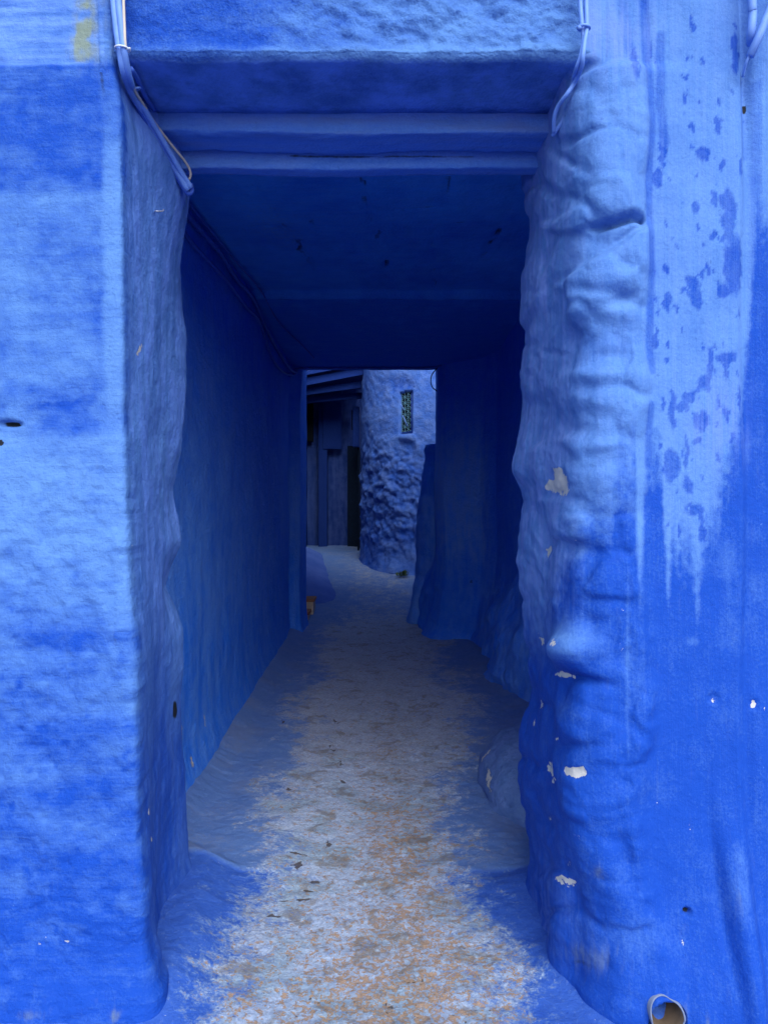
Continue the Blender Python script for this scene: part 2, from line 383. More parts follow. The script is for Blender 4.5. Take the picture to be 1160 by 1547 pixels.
def build_floor():
    ys = np.concatenate([np.linspace(-5, 1.9, 14), np.arange(1.95, 4.6, 0.008), np.arange(4.6, 9.4, 0.02), np.arange(9.4, 15.5, 0.05)])
    xs = np.concatenate([np.linspace(-4, -1.25, 10), np.arange(-1.2, 1.3, 0.009), np.linspace(1.35, 4, 10)])
    X, Y = np.meshgrid(xs, ys, indexing='ij')
    px = CX + F * X / Y.clip(0.5); py = CY + F * CAMZ / Y.clip(0.5)
    z = floor_z(X, Y)
    z = z + 0.006 * fbm(X * 6, Y * 6, 0, 4) + 0.004 * fbm(X * 25, Y * 25, 3, 3)
    # the outer apron flows up into the wall feet
    rightfoot = np.interp(Y, [2.0, 2.3, 2.45, 2.62, 3.1, 3.5, 5.6, 6.2, 7.1, 7.9, 8.6], [0.95, 0.78, 0.69, 0.64, 0.62, 1.1, 1.10, 1.0, 0.97, 0.85, 0.66])
    leftfoot = np.interp(Y, [2.0, 2.28, 2.6, 3.2, 3.4, 4.1, 9], [-0.72, -0.70, -0.69, -0.76, -1.0, -1.02, -1.02])
    near = 1 - sst(8.3, 8.8, Y)
    z = z + near * sst(2.15, 2.42, Y) * (0.10 * np.exp(-((X - rightfoot).clip(-0.5) / -0.13) ** 2 * (X < rightfoot)) * (X > rightfoot - 0.5) * (1 - 0.6 * sst(2.45, 2.7, Y))
                    + 0.07 * np.exp(-((X - leftfoot) / 0.11) ** 2) * (X > leftfoot) + 0.07 * (X <= leftfoot))
    step = sst(3.13, 3.17, Y + 0.03 * fbm(X * 4, 0 * X, 1, 2) - 0.05 * np.abs(X))   # the edge of the slab inside the passage
    z = z + 0.009 * step * (1 - sst(3.3, 4.4, Y)) * sst(0.25, 0.5, np.abs(X + 0.04))
    viv = 1 - step
    c = -0.045 + 0.06 * vn(Y * 0.8, 2.0); half = np.interp(Y, [2, 3.2, 4.5, 6, 9, 12], [0.40, 0.46, 0.58, 0.66, 0.62, 0.6])
    d = np.abs(X - c) / half + 0.55 * fbm(X * 3.0, Y * 2.4, 5, 5, 0.6)
    worn = (1 - sst(0.35, 1.7, d)) * (1 - 0.5 * sst(8.3, 10.0, Y))
    tan = 0.22 + 0.5 * (1 - sst(2.2, 2.9, Y)) + 0.65 * np.exp(-((X - 0.05) / 0.28) ** 2) * (1 - sst(3.0, 4.6, Y)) + 0.45 * np.exp(-((X - 0.05) / 0.13) ** 2) * (1 - sst(4.6, 6.5, Y))
    tan = tan * (0.75 + 0.5 * fbm(X * 5, Y * 5, 2, 3))
    grey = 0.75 * sst(3.2, 5.2, Y) + 0.5 * gau(px, py, 690, 1390, 28, 26) + 0.4 * gau(px, py, 520, 1300, 26, 20) + 0.6 * gau(px, py, 410, 1280, 45, 14)
    grey = grey + 0.5 * sst(0.35, 0.7, vn(X * 4 + 9, Y * 3.0))
    pit = np.zeros_like(X)
    pxw = px + 16 * fbm(X * 22, Y * 22, 1, 4); pyw = py + 7 * fbm(X * 26, Y * 26, 8, 4)
    for (a, b, ra, rb, an) in [(474, 1328, 16, 4, 14), (461, 1354, 14, 3.5, -4), (412, 1381, 12, 3.5, -8), (430, 1353, 8, 2.5, 0), (448, 1306, 5, 8, 15), (455, 1286, 10, 4, 20),
                               (466, 1338, 7, 3, 10), (585, 1508, 12, 2.5, 22), (632, 1473, 6, 2, 0), (466, 1498, 4, 3, 0), (440, 1190, 6, 4, 0), (425, 1095, 6, 3, 10), (505, 1095, 6, 3, 20),
                               (510, 1150, 8, 2, 0), (500, 1130, 7, 2, 10), (521, 1178, 5, 3, 0), (495, 1268, 5, 3, 0), (625, 1474, 5, 2, 0), (495, 1225, 4, 3, 0), (700, 1540, 5, 3, 0)]:
        pit = np.maximum(pit, 0.85 * ell(pxw, pyw, a, b, ra * 0.8, rb * 0.7, an, 0.6))
    z = z - 0.002 * pit
    vivp = viv
    P = np.stack([X, Y, z], -1)
    return grid('path', P, M_floor, dict(worn=worn, vivid=vivp, tan=tan, grey=grey, pit=pit), out=(0, 0, 1))
path = struct(build_floor())
gs = NT('bare_earth'); M_earth = gs.out(gs.mix(gs.noise(3, 6, 0.6), (0.10, 0.09, 0.08), (0.2, 0.18, 0.16)), 0.95)
g = raw('ground', [(-400, -400, -0.12), (400, -400, -0.12), (400, 400, -0.12), (-400, 400, -0.12)], [(0, 1, 2, 3)], M_earth); struct(g)

# ------------------------------------------------------------------ wall from a plan outline
def resample(pts, step):
    """plan polyline -> points at the given spacing per span; returns xy, plus each point's position along the control points"""
    out = []; par = []
    for i in range(len(pts) - 1):
        a, b = np.array(pts[i][:2], float), np.array(pts[i + 1][:2], float)
        st = pts[i][2] if len(pts[i]) > 2 else step
        n = max(1, int(round(np.linalg.norm(b - a) / st)))
        for k in range(n): out.append(a + (b - a) * k / n); par.append(i + k / n)
    out.append(np.array(pts[-1][:2], float)); par.append(len(pts) - 1.0)
    return np.array(out), np.array(par)
def smooth_plan(p, par, lo, hi, it):
    """round off the control corners between two positions"""
    m = (par > lo) & (par < hi)
    for _ in range(it):
        q = p.copy(); q[1:-1] = 0.25 * p[:-2] + 0.5 * p[1:-1] + 0.25 * p[2:]
        p = np.where(m[:, None], q, p)
    return p
def wall(name, plan, zs, mat, relief, attrs, round_=None, step=0.006, back=None, cap=True, lean=None):
    p, par = resample(plan, step)
    if round_:
        for lo, hi, it in round_: p = smooth_plan(p, par, lo, hi, it)
    tg = np.gradient(p, axis=0); tg /= np.linalg.norm(tg, axis=1, keepdims=True) + 1e-9
    nr = np.stack([tg[:, 1], -tg[:, 0]], -1)         # right-hand side of the walking direction = outside
    A, Z = np.meshgrid(np.arange(len(p)), zs, indexing='ij')
    x, y = p[A, 0], p[A, 1]
    U = CX + F * x / y; V = CY - F * (Z - CAMZ) / y   # measured position of this piece of wall
    h = relief(U, V, x, y, Z)
    sx = np.zeros_like(x); sy = 0
    if lean is not None:
        sx = lean(U, V, x, y, Z)
        if isinstance(sx, tuple): sx, sy = sx
    X = x + nr[A, 0] * h + sx; Yy = y + nr[A, 1] * h + sy
    P = np.stack([X, Yy, Z], -1)
    at = attrs(U, V, x, y, Z, h)
    if back is not None:
        bp = np.array(back, float)
        B = np.zeros((len(bp), len(zs), 3)); B[..., 0] = bp[:, 0:1]; B[..., 1] = bp[:, 1:2]; B[..., 2] = zs[None]
        P = np.concatenate([P, B], 0)
        at = {k: np.concatenate([np.broadcast_to(v, x.shape), np.zeros((len(bp), len(zs)))], 0) for k, v in at.items()}
    return grid(name, P, mat, at, closed=True, cap=cap)
ZF = np.concatenate([np.arange(-0.1, 3.08, 0.0065), [3.3, 3.8, 4.6, 5.6]])

# ---- left front wall with its jamb
def rel_left(U, V, x, y, Z):
    jamb = sst(2.36, 2.5, y)
    h = 0.006 * fbm(x * 4, y * 4, Z * 4, 4) + 0.0025 * fbm(x * 22, y * 22, Z * 16, 4)
    h = h + jamb * (0.016 * fbm(y * 2.2, Z * 3.6, 4.4, 4) + 0.004 * fbm(y * 8, Z * 16, 1.4, 3))
    lo = sst(640, 760, V)
    h = h + (1 - jamb) * (0.35 + lo) * (0.008 * fbm(x * 9, Z * 7, 2.0, 4) + 0.0028 * fbm(x * 30, Z * 24, 6.0, 3)) - (1 - jamb) * lo * 0.003 * sst(0.25, 0.5, vn(x * 38, Z * 38, 2))
    h = h - (1 - jamb) * 0.006 * (1 - sst(94, 100, V + 0.01 * (U - 80))) * (U < 165)          # render line near the top
    h = h + (1 - jamb) * 0.006 * sst(632, 665, V + 10 * fbm(U * 0.02, V * 0.0, 1, 2))       # thicker coat below
    h = h - 0.03 * ell(U, V, 13, 640, 17, 4.5, 3, 0.5) - 0.012 * ell(U, V, 12, 665, 30, 20, 0, 0.6)
    h = h + 0.05 * np.exp(-(Z / 0.14) ** 2) * (1 - 0.95 * jamb)
    # lumps and notch along the inner edge
    inner = sst(2.75, 3.0, y)
    return h + inner * 0.0
SIL_L = ([0, 290, 400, 500, 580, 680, 740, 815, 883, 925, 960, 1050, 1150, 1230, 1300, 1330, 1500], [275, 275, 273, 282, 284.5, 278, 265, 279, 253, 276, 283, 280, 283, 285, 291, 297, 297])
def lean_left(U, V, x, y, Z):
    vv = CY - F * (Z - CAMZ) / 3.1
    d = (sinterp(vv, *SIL_L) - 279 + 3 * fbm(vv * 0.012, 0 * vv, 3, 3)) / F * 3.1
    w = sst(2.72, 3.06, y)
    vf = CY - F * (Z - CAMZ) / 2.27
    front = (np.interp(vf, [0, 90, 160, 700, 1000, 1300, 1530], [168, 172, 184, 190, 202, 213, 226]) - 190) / F * 2.27
    return d * w + 0.07 * sst(2.1, 2.75, Z) * sst(2.45, 2.8, y) * (1 - sst(2.92, 3.12, y)) + front * np.exp(-((y - 2.3) / 0.25) ** 2) * sst(-0.95, -0.76, x)
def att_left(U, V, x, y, Z, h):
    jamb = sst(2.30, 2.38, y)
    n = fbm(U * 0.012, V * 0.03, 1.0, 4); n2 = fbm(U * 0.03, V * 0.05, 5.0, 4)
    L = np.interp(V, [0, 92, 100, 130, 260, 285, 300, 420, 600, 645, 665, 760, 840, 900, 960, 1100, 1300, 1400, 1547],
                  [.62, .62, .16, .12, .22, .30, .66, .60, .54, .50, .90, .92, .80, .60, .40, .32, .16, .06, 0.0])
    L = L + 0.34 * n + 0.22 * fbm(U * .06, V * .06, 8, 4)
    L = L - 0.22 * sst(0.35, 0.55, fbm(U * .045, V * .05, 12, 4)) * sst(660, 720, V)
    # bands where the roller overlapped
    for (u0, u1, v0, v1, a) in [(0, 160, 100, 118, .12), (0, 105, 118, 250, -.10), (105, 160, 100, 275, -.03), (40, 165, 380, 455, -.24), (0, 60, 400, 470, .15), (48, 150, 470, 500, -.12), (60, 160, 520, 575, .05),
                               (0, 160, 575, 620, -.14), (62, 145, 600, 655, -.30), (0, 12, 430, 660, -.18), (30, 150, 920, 985, -.22), (0, 175, 1010, 1024, -.12),
                               (0, 90, 1130, 1230, .06), (120, 200, 1150, 1290, .05)]:
        e = 5
        ww = 16 * n2 + 8 * fbm(U * .15, V * .12, 3, 3); m = sst(u0 - 2 * e, u0 + 2 * e, U + ww) * (1 - sst(u1 - 2 * e, u1 + 2 * e, U - ww)) * sst(v0 - e, v0 + e, V + 0.8 * ww + 6 * n) * (1 - sst(v1 - e, v1 + e, V - 0.8 * ww + 6 * n))
        L = L + a * m
    # paler edge strip beside the corner
    strip = sst(154, 166, U + 7 * n2) * (1 - sst(186, 194, U)) * (0.35 + 0.65 * sst(180, 300, V + 40 * n2)) * sst(100, 150, V) * (1 - sst(560, 740, V))
    L = L * (1 - strip) + strip * (0.93 + 0.25 * n)
    L = L + 0.16 * gau(U, V, 180, 860, 22, 190) + 0.1 * gau(U, V, 192, 1050, 14, 90)
    L = L - 0.3 * ell(U, V, 25, 833, 20, 18, 0, 0.8) - 0.35 * ell(U, V, 31, 1034, 6, 8, 0, 0.6) - .25 * gau(U, V, 165, 870, 10, 25) - 0.2 * gau(U, V, 70, 865, 10, 8)
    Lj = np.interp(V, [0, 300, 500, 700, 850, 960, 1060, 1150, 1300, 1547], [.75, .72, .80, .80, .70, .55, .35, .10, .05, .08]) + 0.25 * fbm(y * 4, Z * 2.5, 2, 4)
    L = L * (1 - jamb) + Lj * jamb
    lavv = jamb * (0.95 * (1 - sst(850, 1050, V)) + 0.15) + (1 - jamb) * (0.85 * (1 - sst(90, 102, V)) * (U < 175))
    moss = 1.15 * sst(92, 122, U + 6 * n) * (1 - 0.75 * sst(135, 172, U)) * (1 - sst(60, 135, V + 20 * n)) * (1 - jamb) * (0.62 + 0.9 * n2)
    moss = moss + 0.5 * ell(U, V, 159, 1517, 5, 9, 10, 0.8) + 0.35 * gau(U, V, 60, 1515, 22, 8)
    dirt_shade = ell(U, V, 13, 640, 13, 4, 3, 0.4) + ell(U, V, 0, 669, 5, 5, 0, 0.4)  # dark inside the small holes is painted-in shade
    dirt_shade = dirt_shade + 0.55 * gau(U, V, 165, 120, 7, 60) * (n2 > -0.1) + 0.55 * jamb * gau(U, V, 236, 1500, 12, 40, 15) + 0.7 * gau(U, V, 226, 1528, 9, 12)
    dirt_shade = dirt_shade + 0.9 * ell(U, V, 266, 1072, 4, 14, 0, .5) * jamb + 0.35 * gau(U, V, 240, 1440, 6, 30) + 0.3 * gau(U, V, 55, 1503, 22, 4)
    for pts in [[(168, 760), (172, 800), (170, 812), (174, 836)], [(58, 745), (76, 770), (60, 790)], [(0, 745), (40, 755), (70, 772)], [(150, 1180), (170, 1195), (172, 1225), (158, 1235), (148, 1215), (150, 1180)], [(112, 925), (180, 935)], [(30, 640), (90, 655), (160, 668)]]:
        dirt_shade = dirt_shade + 0.34 * seg(U + 4 * n2, V + 4 * n, pts, 1.3) * (1 - jamb)
    chip = 0 * U
    for (a, b, ra, rb) in [(211, 1225, 5, 9), (214, 1268, 4, 6), (103, 1418, 5, 4), (73, 1414, 6, 3), (216, 1412, 5, 3), (212, 1198, 2, 4), (63, 1423, 4, 3), (107, 1063, 2.5, 1.5), (26, 595, 2.5, 2),
                          (284, 1145, 2, 14), (213, 528, 3, 14), (192, 825, 2, 4)]:
        chip = np.maximum(chip, 0.58 * ell(U, V, a, b, ra, rb, 20, 0.6) * (n2 > -0.35))
    return dict(light=L, lav=lavv, chip=chip, moss=moss, dirt_shade=dirt_shade + 0.45 * np.exp(-(Z / 0.035) ** 2) * (0.6 + 0.6 * n2), vert=jamb)
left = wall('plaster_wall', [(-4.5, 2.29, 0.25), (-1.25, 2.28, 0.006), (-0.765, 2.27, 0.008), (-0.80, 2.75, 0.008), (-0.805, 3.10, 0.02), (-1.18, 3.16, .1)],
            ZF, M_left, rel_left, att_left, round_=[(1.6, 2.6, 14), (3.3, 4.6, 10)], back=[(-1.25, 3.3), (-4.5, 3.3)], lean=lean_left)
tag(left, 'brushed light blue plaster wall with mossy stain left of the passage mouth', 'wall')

# ---- right front wall: rough stone pillar under thick paint
SIL_R = ([0, 95, 130, 200, 260, 330, 380, 430, 490, 500, 560, 620, 655, 690, 715, 735, 780, 850, 930, 960, 985, 1010, 1050, 1090, 1130, 1180, 1230, 1270, 1330, 1547],
         [905, 888, 866, 842, 800, 812, 806, 802, 800, 805, 802, 804, 794, 791, 796, 806, 804, 797, 801, 803, 812, 806, 812, 806, 799, 796, 803, 810, 806, 808])
def front_off(U, V):
    pass
_r = np.random.RandomState(23)
STONES = [(u + _r.uniform(-24, 24) + (24 if k % 2 else 0), v + _r.uniform(-28, 28), _r.uniform(-1, 1)) for k, v in enumerate(range(-60, 1500, 78)) for u in range(790, 1000, 66)]
def stone_relief(U, V):
    f1 = np.full(U.shape, 1e9); f2 = f1.copy(); hh = np.zeros(U.shape)
    wu = U + 14 * fbm(U * .03, V * .03, 4, 3); wv = V + 12 * fbm(U * .03, V * .03, 9, 3)
    for (a, b, k) in STONES:
        d = np.hypot(wu - a, (wv - b) * 1.15)
        near = d < f1
        f2 = np.where(near, f1, np.minimum(f2, d)); hh = np.where(near, k, hh); f1 = np.where(near, d, f1)
    e = sst(0, 26, f2 - f1)
    return e * (0.6 + 0.4 * hh) * (1 - 0.35 * (f1 / 45) ** 2)
def rel_right(U, V, x, y, Z):
    n = fbm(U * 0.02, V * 0.02, 1.0, 4)
    uw = U + 16 * fbm(V * 0.012, 0 * V, 3, 3)
    flat = sst(952, 992, uw)
    h = 0.006 * fbm(x * 4 + y * 4, Z * 3, 2.2, 4) + 0.0015 * fbm(x * 26, y * 26, Z * 9, 4)
    pil = (1 - flat)
    wz = Z + 0.06 * fbm(x * 5, y * 5, Z * 5, 2)
    h = h + pil * sst(2.9, 2.7, Z) * (0.020 * fbm(x * 5.5 + 3, y * 1.8, wz * 5.0, 3, 0.5) + 0.008 * fbm(x * 15, y * 5, wz * 13, 3) + 0.003 * fbm(x * 45, y * 14, Z * 34, 3)) + pil * sst(2.9, 2.7, Z) * 0.017 * stone_relief(U, V) * (1 - gau(U, V, 882, 990, 55, 60)) * (0.55 + 0.45 * sst(0.3, -0.3, fbm(U * 0.012, V * 0.008, 31, 2)))
    wv = sst(100, 260, V)
    # upper stone block, its top and the deep notch under it
    top = 97 + 0.35 * np.abs(U - 930) * (U < 930) + 6 * n
    h = h + 0.035 * pil * sst(-8, 14, V - top)
    notch = 346 - 14 * sst(905, 965, U) + 3 * n
    inblk = sst(880, 900, U) * (1 - sst(966, 974, U))
    h = h + 0.022 * inblk * gau(U, V, 928, 290, 40, 60) - inblk * sst(884, 930, U) * 0.05 * np.exp(-((V - notch - 3) / 5.5) ** 2) - inblk * 0.018 * sst(0, 6, V - notch) * (1 - sst(10, 60, V - notch))
    # diagonal slab under the notch
    dl = (V - 350) + (U - 965) * 0.75                      # 0 along the line (965,350)-(870,421)
    h = h + pil * 0.026 * sst(-6, 10, dl) * (1 - sst(55, 92, dl)) * sst(868, 890, U)
    h = h - pil * 0.012 * np.exp(-((V - (440 + (U - 890) * 0.30)) / 9) ** 2) * sst(880, 895, U)
    # hollows and bosses lower down
    for (a, b, ra, rb, am, an) in [(880, 508, 20, 17, -.026, 0), (925, 475, 40, 14, .016, 12), (930, 538, 26, 12, -.012, 0), (905, 568, 38, 13, .022, 0), (900, 610, 30, 20, .010, 0), (878, 640, 24, 26, -.012, 0),
                                   (875, 665, 16, 12, .014, 0), (915, 675, 22, 10, .016, -10), (905, 720, 32, 24, .014, 0), (875, 790, 28, 32, .026, 0), (890, 830, 30, 10, -.016, 10), (845, 860, 10, 50, -.010, 0),
                                   (862, 900, 12, 40, .012, 0), (880, 980, 29, 30, .085, 20), (886, 1022, 30, 8, -.034, 14), (922, 975, 8, 34, -.014, 14), (876, 1090, 30, 34, .030, -20), (898, 1060, 16, 20, .014, 0), (884, 1126, 26, 8, -.014, -14), (905, 940, 14, 14, -.012, 0), (900, 880, 26, 30, .012, 20), (905, 1210, 24, 26, .014, 0), (860, 1160, 50, 50, .024, 0),
                                   (880, 1270, 55, 80, .022, 0), (935, 1290, 16, 70, -.02, -12), (850, 1350, 30, 60, .02, -15), (825, 700, 25, 40, .018, 0), (822, 560, 9, 60, .012, 0), (845, 380, 10, 36, -.014, 14),
                                   (835, 450, 8, 40, .012, 8), (828, 640, 10, 50, -.010, 5), (850, 500, 6, 40, -.008, 6), (815, 800, 10, 40, .01, 0), (850, 960, 8, 50, -.01, 0)]:
        g = am * gau(U, V, a, b, ra, rb, an)
        h = h + (g if a < 850 else g * np.exp(-((y - 2.34).clip(0) / 0.17) ** 2))
    # shallow groove where pillar meets flat render, corner further right
    h = h - 0.011 * np.exp(-((uw - 976) / 8) ** 2) * (1 - sst(380, 760, V)) * (0.6 + 0.6 * n)
    gr = 1122 + 4 * np.sin(V * 0.01)
    h = h - 0.028 * sst(gr - 8, gr + 12, U) - 0.03 * np.exp(-((U - gr - 6) / 11) ** 2) * (1 - sst(90, 330, V))
    h = h - 0.014 * (1 - sst(85, 110, V)) * sst(880, 980, U) * (1 - sst(1000, 1060, U))
    # swelling foot and buttress on the right
    foot = np.exp(-((Z) / 0.32) ** 2)
    fy = 1 - sst(2.36, 2.62, y)
    h = h + fy * ((0.06 * pil + 0.07 * flat) * np.exp(-(Z / 0.22) ** 2) + 0.03 * foot)
    h = h + 0.06 * gau(U, V, 1112, 1420, 30, 150, -4) + 0.03 * gau(U, V, 1150, 1200, 30, 200) - 0.02 * gau(U, V, 1085, 1380, 10, 130, -6)
    # drain mouth hollow, holes
    h = h - 0.17 * ell(U, V, 961, 1517, 28, 26, 0, 0.08) - 0.02 * ell(U, V, 1028, 1373, 8, 5, 0, .4)
    for (a, b, ra, rb) in [(865, 728, 17, 19), (844, 836, 5, 9), (856, 1162, 8, 14), (892, 1162, 10, 9), (870, 1330, 11, 8), (873, 1302, 7, 7), (1076, 1055, 9, 8), (1141, 1066, 6, 8)]:
        h = h - 0.005 * ell(U, V, a, b, ra, rb, 0, 0.25)
    return h
def lean_right(U, V, x, y, Z):
    vv = CY - F * (Z - CAMZ) / 3.02
    d = (sinterp(vv, *SIL_R) - 803 + 3.0 * fbm(vv * 0.016, 0 * vv, 8, 4)) / F * 3.02
    w = sst(2.55, 2.98, y)
    up = sst(2.815, 2.85, Z) * (y > 2.29) * (1 - sst(2.5, 2.75, y))
    ch = (1 - sst(0.02, 0.62, Z)) * np.exp(-((y - 2.34) / 0.13) ** 2) * (1 - sst(0.75, 0.95, x))
    return d * w + 0.10 * ch, -(y - 2.292) * up + 0.03 * ch
SPL = [(1046, 428, 13, 9, 50), (1052, 450, 9, 14, -20), (1034, 441, 9, 5, 30), (1056, 415, 10, 3, -50), (1007, 456, 6, 15, 0), (1007, 408, 4, 6, 0), (1022, 465, 3, 5, 0), (1100, 330, 10, 34, 0), (1108, 400, 14, 40, 0), (1092, 440, 9, 10, 0),
       (1078, 300, 6, 10, 0), (1062, 230, 9, 11, 0), (1051, 315, 4, 8, 0), (1078, 358, 5, 8, 0), (1090, 360, 5, 6, 0), (1053, 345, 3, 4, 0), (993, 268, 7, 14, 0), (1000, 230, 5, 20, 0), (1035, 115, 5, 4, 0), (1072, 545, 4, 20, 8),
       (1064, 580, 8, 10, 30), (1098, 541, 15, 8, 0), (1096, 560, 5, 10, 0), (1040, 600, 9, 12, 20), (1016, 620, 6, 26, 0), (1030, 617, 12, 6, -12), (1060, 635, 9, 16, 10), (1045, 624, 14, 2, 5), (1053, 662, 5, 4, 0), (1053, 669, 5, 4, 0),
       (1130, 590, 4, 8, 0), (1097, 622, 5, 9, 0), (1008, 520, 3, 6, 0), (1036, 690, 3, 28, 0), (1013, 704, 11, 22, 0), (1040, 735, 7, 13, -15), (1050, 772, 12, 9, 0), (1008, 546, 3, 5, 0), (996, 670, 3, 4, 0), (1118, 470, 3, 5, 0),
       (990, 505, 3, 18, 0), (1116, 600, 3, 18, 0), (1105, 660, 4, 8, 0), (1120, 250, 4, 16, 0), (1060, 800, 4, 20, 0), (1026, 800, 3, 10, 0), (1110, 80, 5, 30, 0), (1085, 190, 5, 12, 0), (958, 100, 5, 30, 0), (980, 60, 5, 40, 0), (1045, 40, 4, 6, 0),
       (1090, 250, 4, 10, 0), (1070, 410, 4, 8, 0), (1095, 300, 8, 14, 10), (1030, 500, 2.5, 4, 0), (1085, 610, 3, 12, 0), (1000, 610, 3, 10, 0), (1045, 195, 4, 6, 0), (1033, 150, 3, 8, 0), (1060, 90, 4, 5, 0)]
def att_right(U, V, x, y, Z, h):
    n = fbm(U * 0.02, V * 0.02, 1.0, 4); ns = fbm(U * 0.09, V * 0.006, 3.0, 4); nf = fbm(U * 0.15, V * 0.10, 4.0, 3)
    vb = np.interp(U, [780, 830, 868, 900, 930, 955, 963, 975, 990, 998, 1008, 1016, 1024, 1040, 1052, 1066, 1080, 1100, 1125, 1135, 1150, 1200],
                      [940, 945, 880, 790, 715, 715, 850, 720, 690, 700, 900, 800, 840, 830, 905, 810, 770, 700, 600, 520, 330, 300])
    pl_ = 1 - sst(955, 985, U)
    d = (V - vb) + (24 + 20 * pl_) * ns + (25 + 60 * pl_) * n + 42 * nf + 14 * fbm(U * .3, V * .2, 6, 3)
    up = 1 - sst(-70, 70, d / (1 + 0.5 * pl_))
    Lup = 0.86 + 0.16 * n
    inner = 1 - sst(850, 905, U)
    Lup = Lup + 0.05 * inner - 0.12 * sst(1000, 1100, U) * (1 - sst(0, 200, V))
    Llo = 0.01 + 0.10 * ns + 0.16 * n + 0.12 * fbm(U * 0.006, V * 0.006, 9, 3)
    Llo = Llo - 0.08 * inner * sst(950, 1050, V)
    L = Lup * up + Llo * (1 - up)
    # streaks of the deeper coat
    st = seg(U, V, [(975, -20), (983, 180), (978, 300), (984, 430), (981, 520), (984, 560)], 8 + 4 * ns)
    st = np.maximum(st, 0.9 * seg(U, V, [(981, 612), (978, 660), (980, 705)], 7))
    st = np.maximum(st, 0.9 * seg(U, V, [(1000, 50), (996, 150), (1003, 215)], 8))
    st = np.maximum(st, 0.6 * seg(U, V, [(1150, 120), (1148, 400), (1152, 620)], 9 + 4 * ns))
    st = np.maximum(st, 0.55 * seg(U, V, [(1128, 110), (1130, 230)], 7))
    st = np.maximum(st, 0.5 * seg(U, V, [(940, -10), (950, 70)], 9))
    L = L - 0.55 * st * up
    sp = np.zeros_like(L)
    wu, wv = U + 5.5 * nf + 1.2 * fbm(U * .3, V * .2, 2, 2), V + 8 * ns + 6 * nf
    for (a, b, ra, rb, an) in SPL: sp = np.maximum(sp, ell(wu, wv, a, b, ra * 1.1, rb * 1.1, an, 0.16))
    r2 = np.random.RandomState(5)
    for _ in range(60):
        a, b = r2.uniform(990, 1140), r2.uniform(20, 850); ra = r2.uniform(0.9, 2.2); sp = np.maximum(sp, ell(wu, wv, a, b, ra, ra * r2.uniform(1, 3.5), 0, 0.5))
    sp = np.maximum(sp, seg(wu, wv, [(1071, 530), (1077, 548), (1072, 572), (1058, 590), (1040, 600)], 3.2))
    L = L - 0.72 * sp * sst(0.3, 0.7, L)
    # paler marks on the deep coat, plus painted light on the boss's upper left
    for (a, b, ra, rb, am) in [(1046, 968, 9, 7, .45), (1100, 850, 14, 40, .35), (965, 800, 5, 110, .35), (945, 1000, 3, 170, .25), (876, 968, 30, 26, .75), (872, 1070, 30, 18, .22), (1110, 1300, 12, 50, .3), (840, 900, 25, 60, .15),
                               (930, 1400, 30, 40, .18), (1020, 1440, 40, 30, .12), (880, 700, 40, 12, .1), (1150, 860, 12, 60, .16)]:
        L = L + am * gau(U, V, a, b, ra, rb) * (1 + 0.5 * nf)
    L = L - 0.2 * gau(U, V, 905, 520, 40, 25) - 0.12 * gau(U, V, 880, 508, 18, 16) - 0.2 * gau(U, V, 920, 440, 30, 9, 15)  # painted shade in the hollows and the crease under the slab
    lavv = inner * 0.75 * (1 - sst(850, 1000, V)) + 0.6 * gau(U, V, 1090, 640, 40, 60) + 0.5 * gau(U, V, 930, 60, 60, 60) + 0.35 * gau(U, V, 835, 1400, 40, 90) + 0.12 * up
    chip = 0 * U
    wu, wv = U + 5 * nf + 3 * fbm(U * .35, V * .35, 7, 2), V + 4 * n + 6 * nf
    for (a, b, ra, rb, an, s) in [(868, 724, 14, 17, 0, 1), (856, 733, 9, 11, 30, 1), (869, 738, 13, 9, 0, 1), (862, 728, 12, 12, 0, 1), (844, 836, 4, 9, 10, 1), (856, 1162, 7, 14, -15, 1), (893, 1161, 9, 9, 0, 1), (869, 1330, 12, 6, 35, .8), (873, 1302, 6, 6, 0, .7), (865, 1019, 16, 4, 8, .85),
                                  (882, 970, 5, 5, 0, .75), (831, 968, 3, 8, 0, .8), (1076, 1055, 8, 6, -20, .62), (1141, 1066, 5, 8, 0, .7), (865, 1115, 4, 4, 0, .9), (853, 974, 3, 3, 0, .7), (936, 975, 2, 16, 0, .6), (860, 1182, 4, 4, 0, .7), (1010, 1418, 5, 5, 0, .62),
                                  (829, 1065, 3, 7, 0, .7), (822, 1093, 2, 7, 0, .7), (801, 1170, 2.5, 10, 0, .75), (888, 816, 4, 3, 0, .7), (1063, 1455, 2.5, 6, 0, .6), (846, 1235, 3, 5, 0, .6), (893, 1258, 3, 8, 0, .55), (1042, 1250, 2, 9, 0, .55), (995, 1215, 3, 3, 0, .6),
                                  (868, 1176, 3, 3, 0, .8), (937, 920, 2, 2, 0, .8), (1051, 1103, 1.5, 3, 0, .7), (990, 1150, 2, 5, 0, .6), (1155, 1072, 4, 5, 0, .7)]:
        chip = np.maximum(chip, s * ell(wu, wv, a, b, ra, rb, an, 0.3))
    chip = np.where(chip > 0, chip * (0.85 + 0.5 * nf), 0)
    moss = 0.6 * gau(U, V, 946, 1520, 6, 16) + 0.5 * gau(U, V, 1046, 1515, 6, 14) + 0.35 * gau(U, V, 905, 1310, 10, 14) + 0.35 * gau(U, V, 890, 1440, 22, 22) + 0.2 * gau(U, V, 1100, 1350, 6, 60) + 0.3 * gau(U, V, 985, 1500, 8, 12)
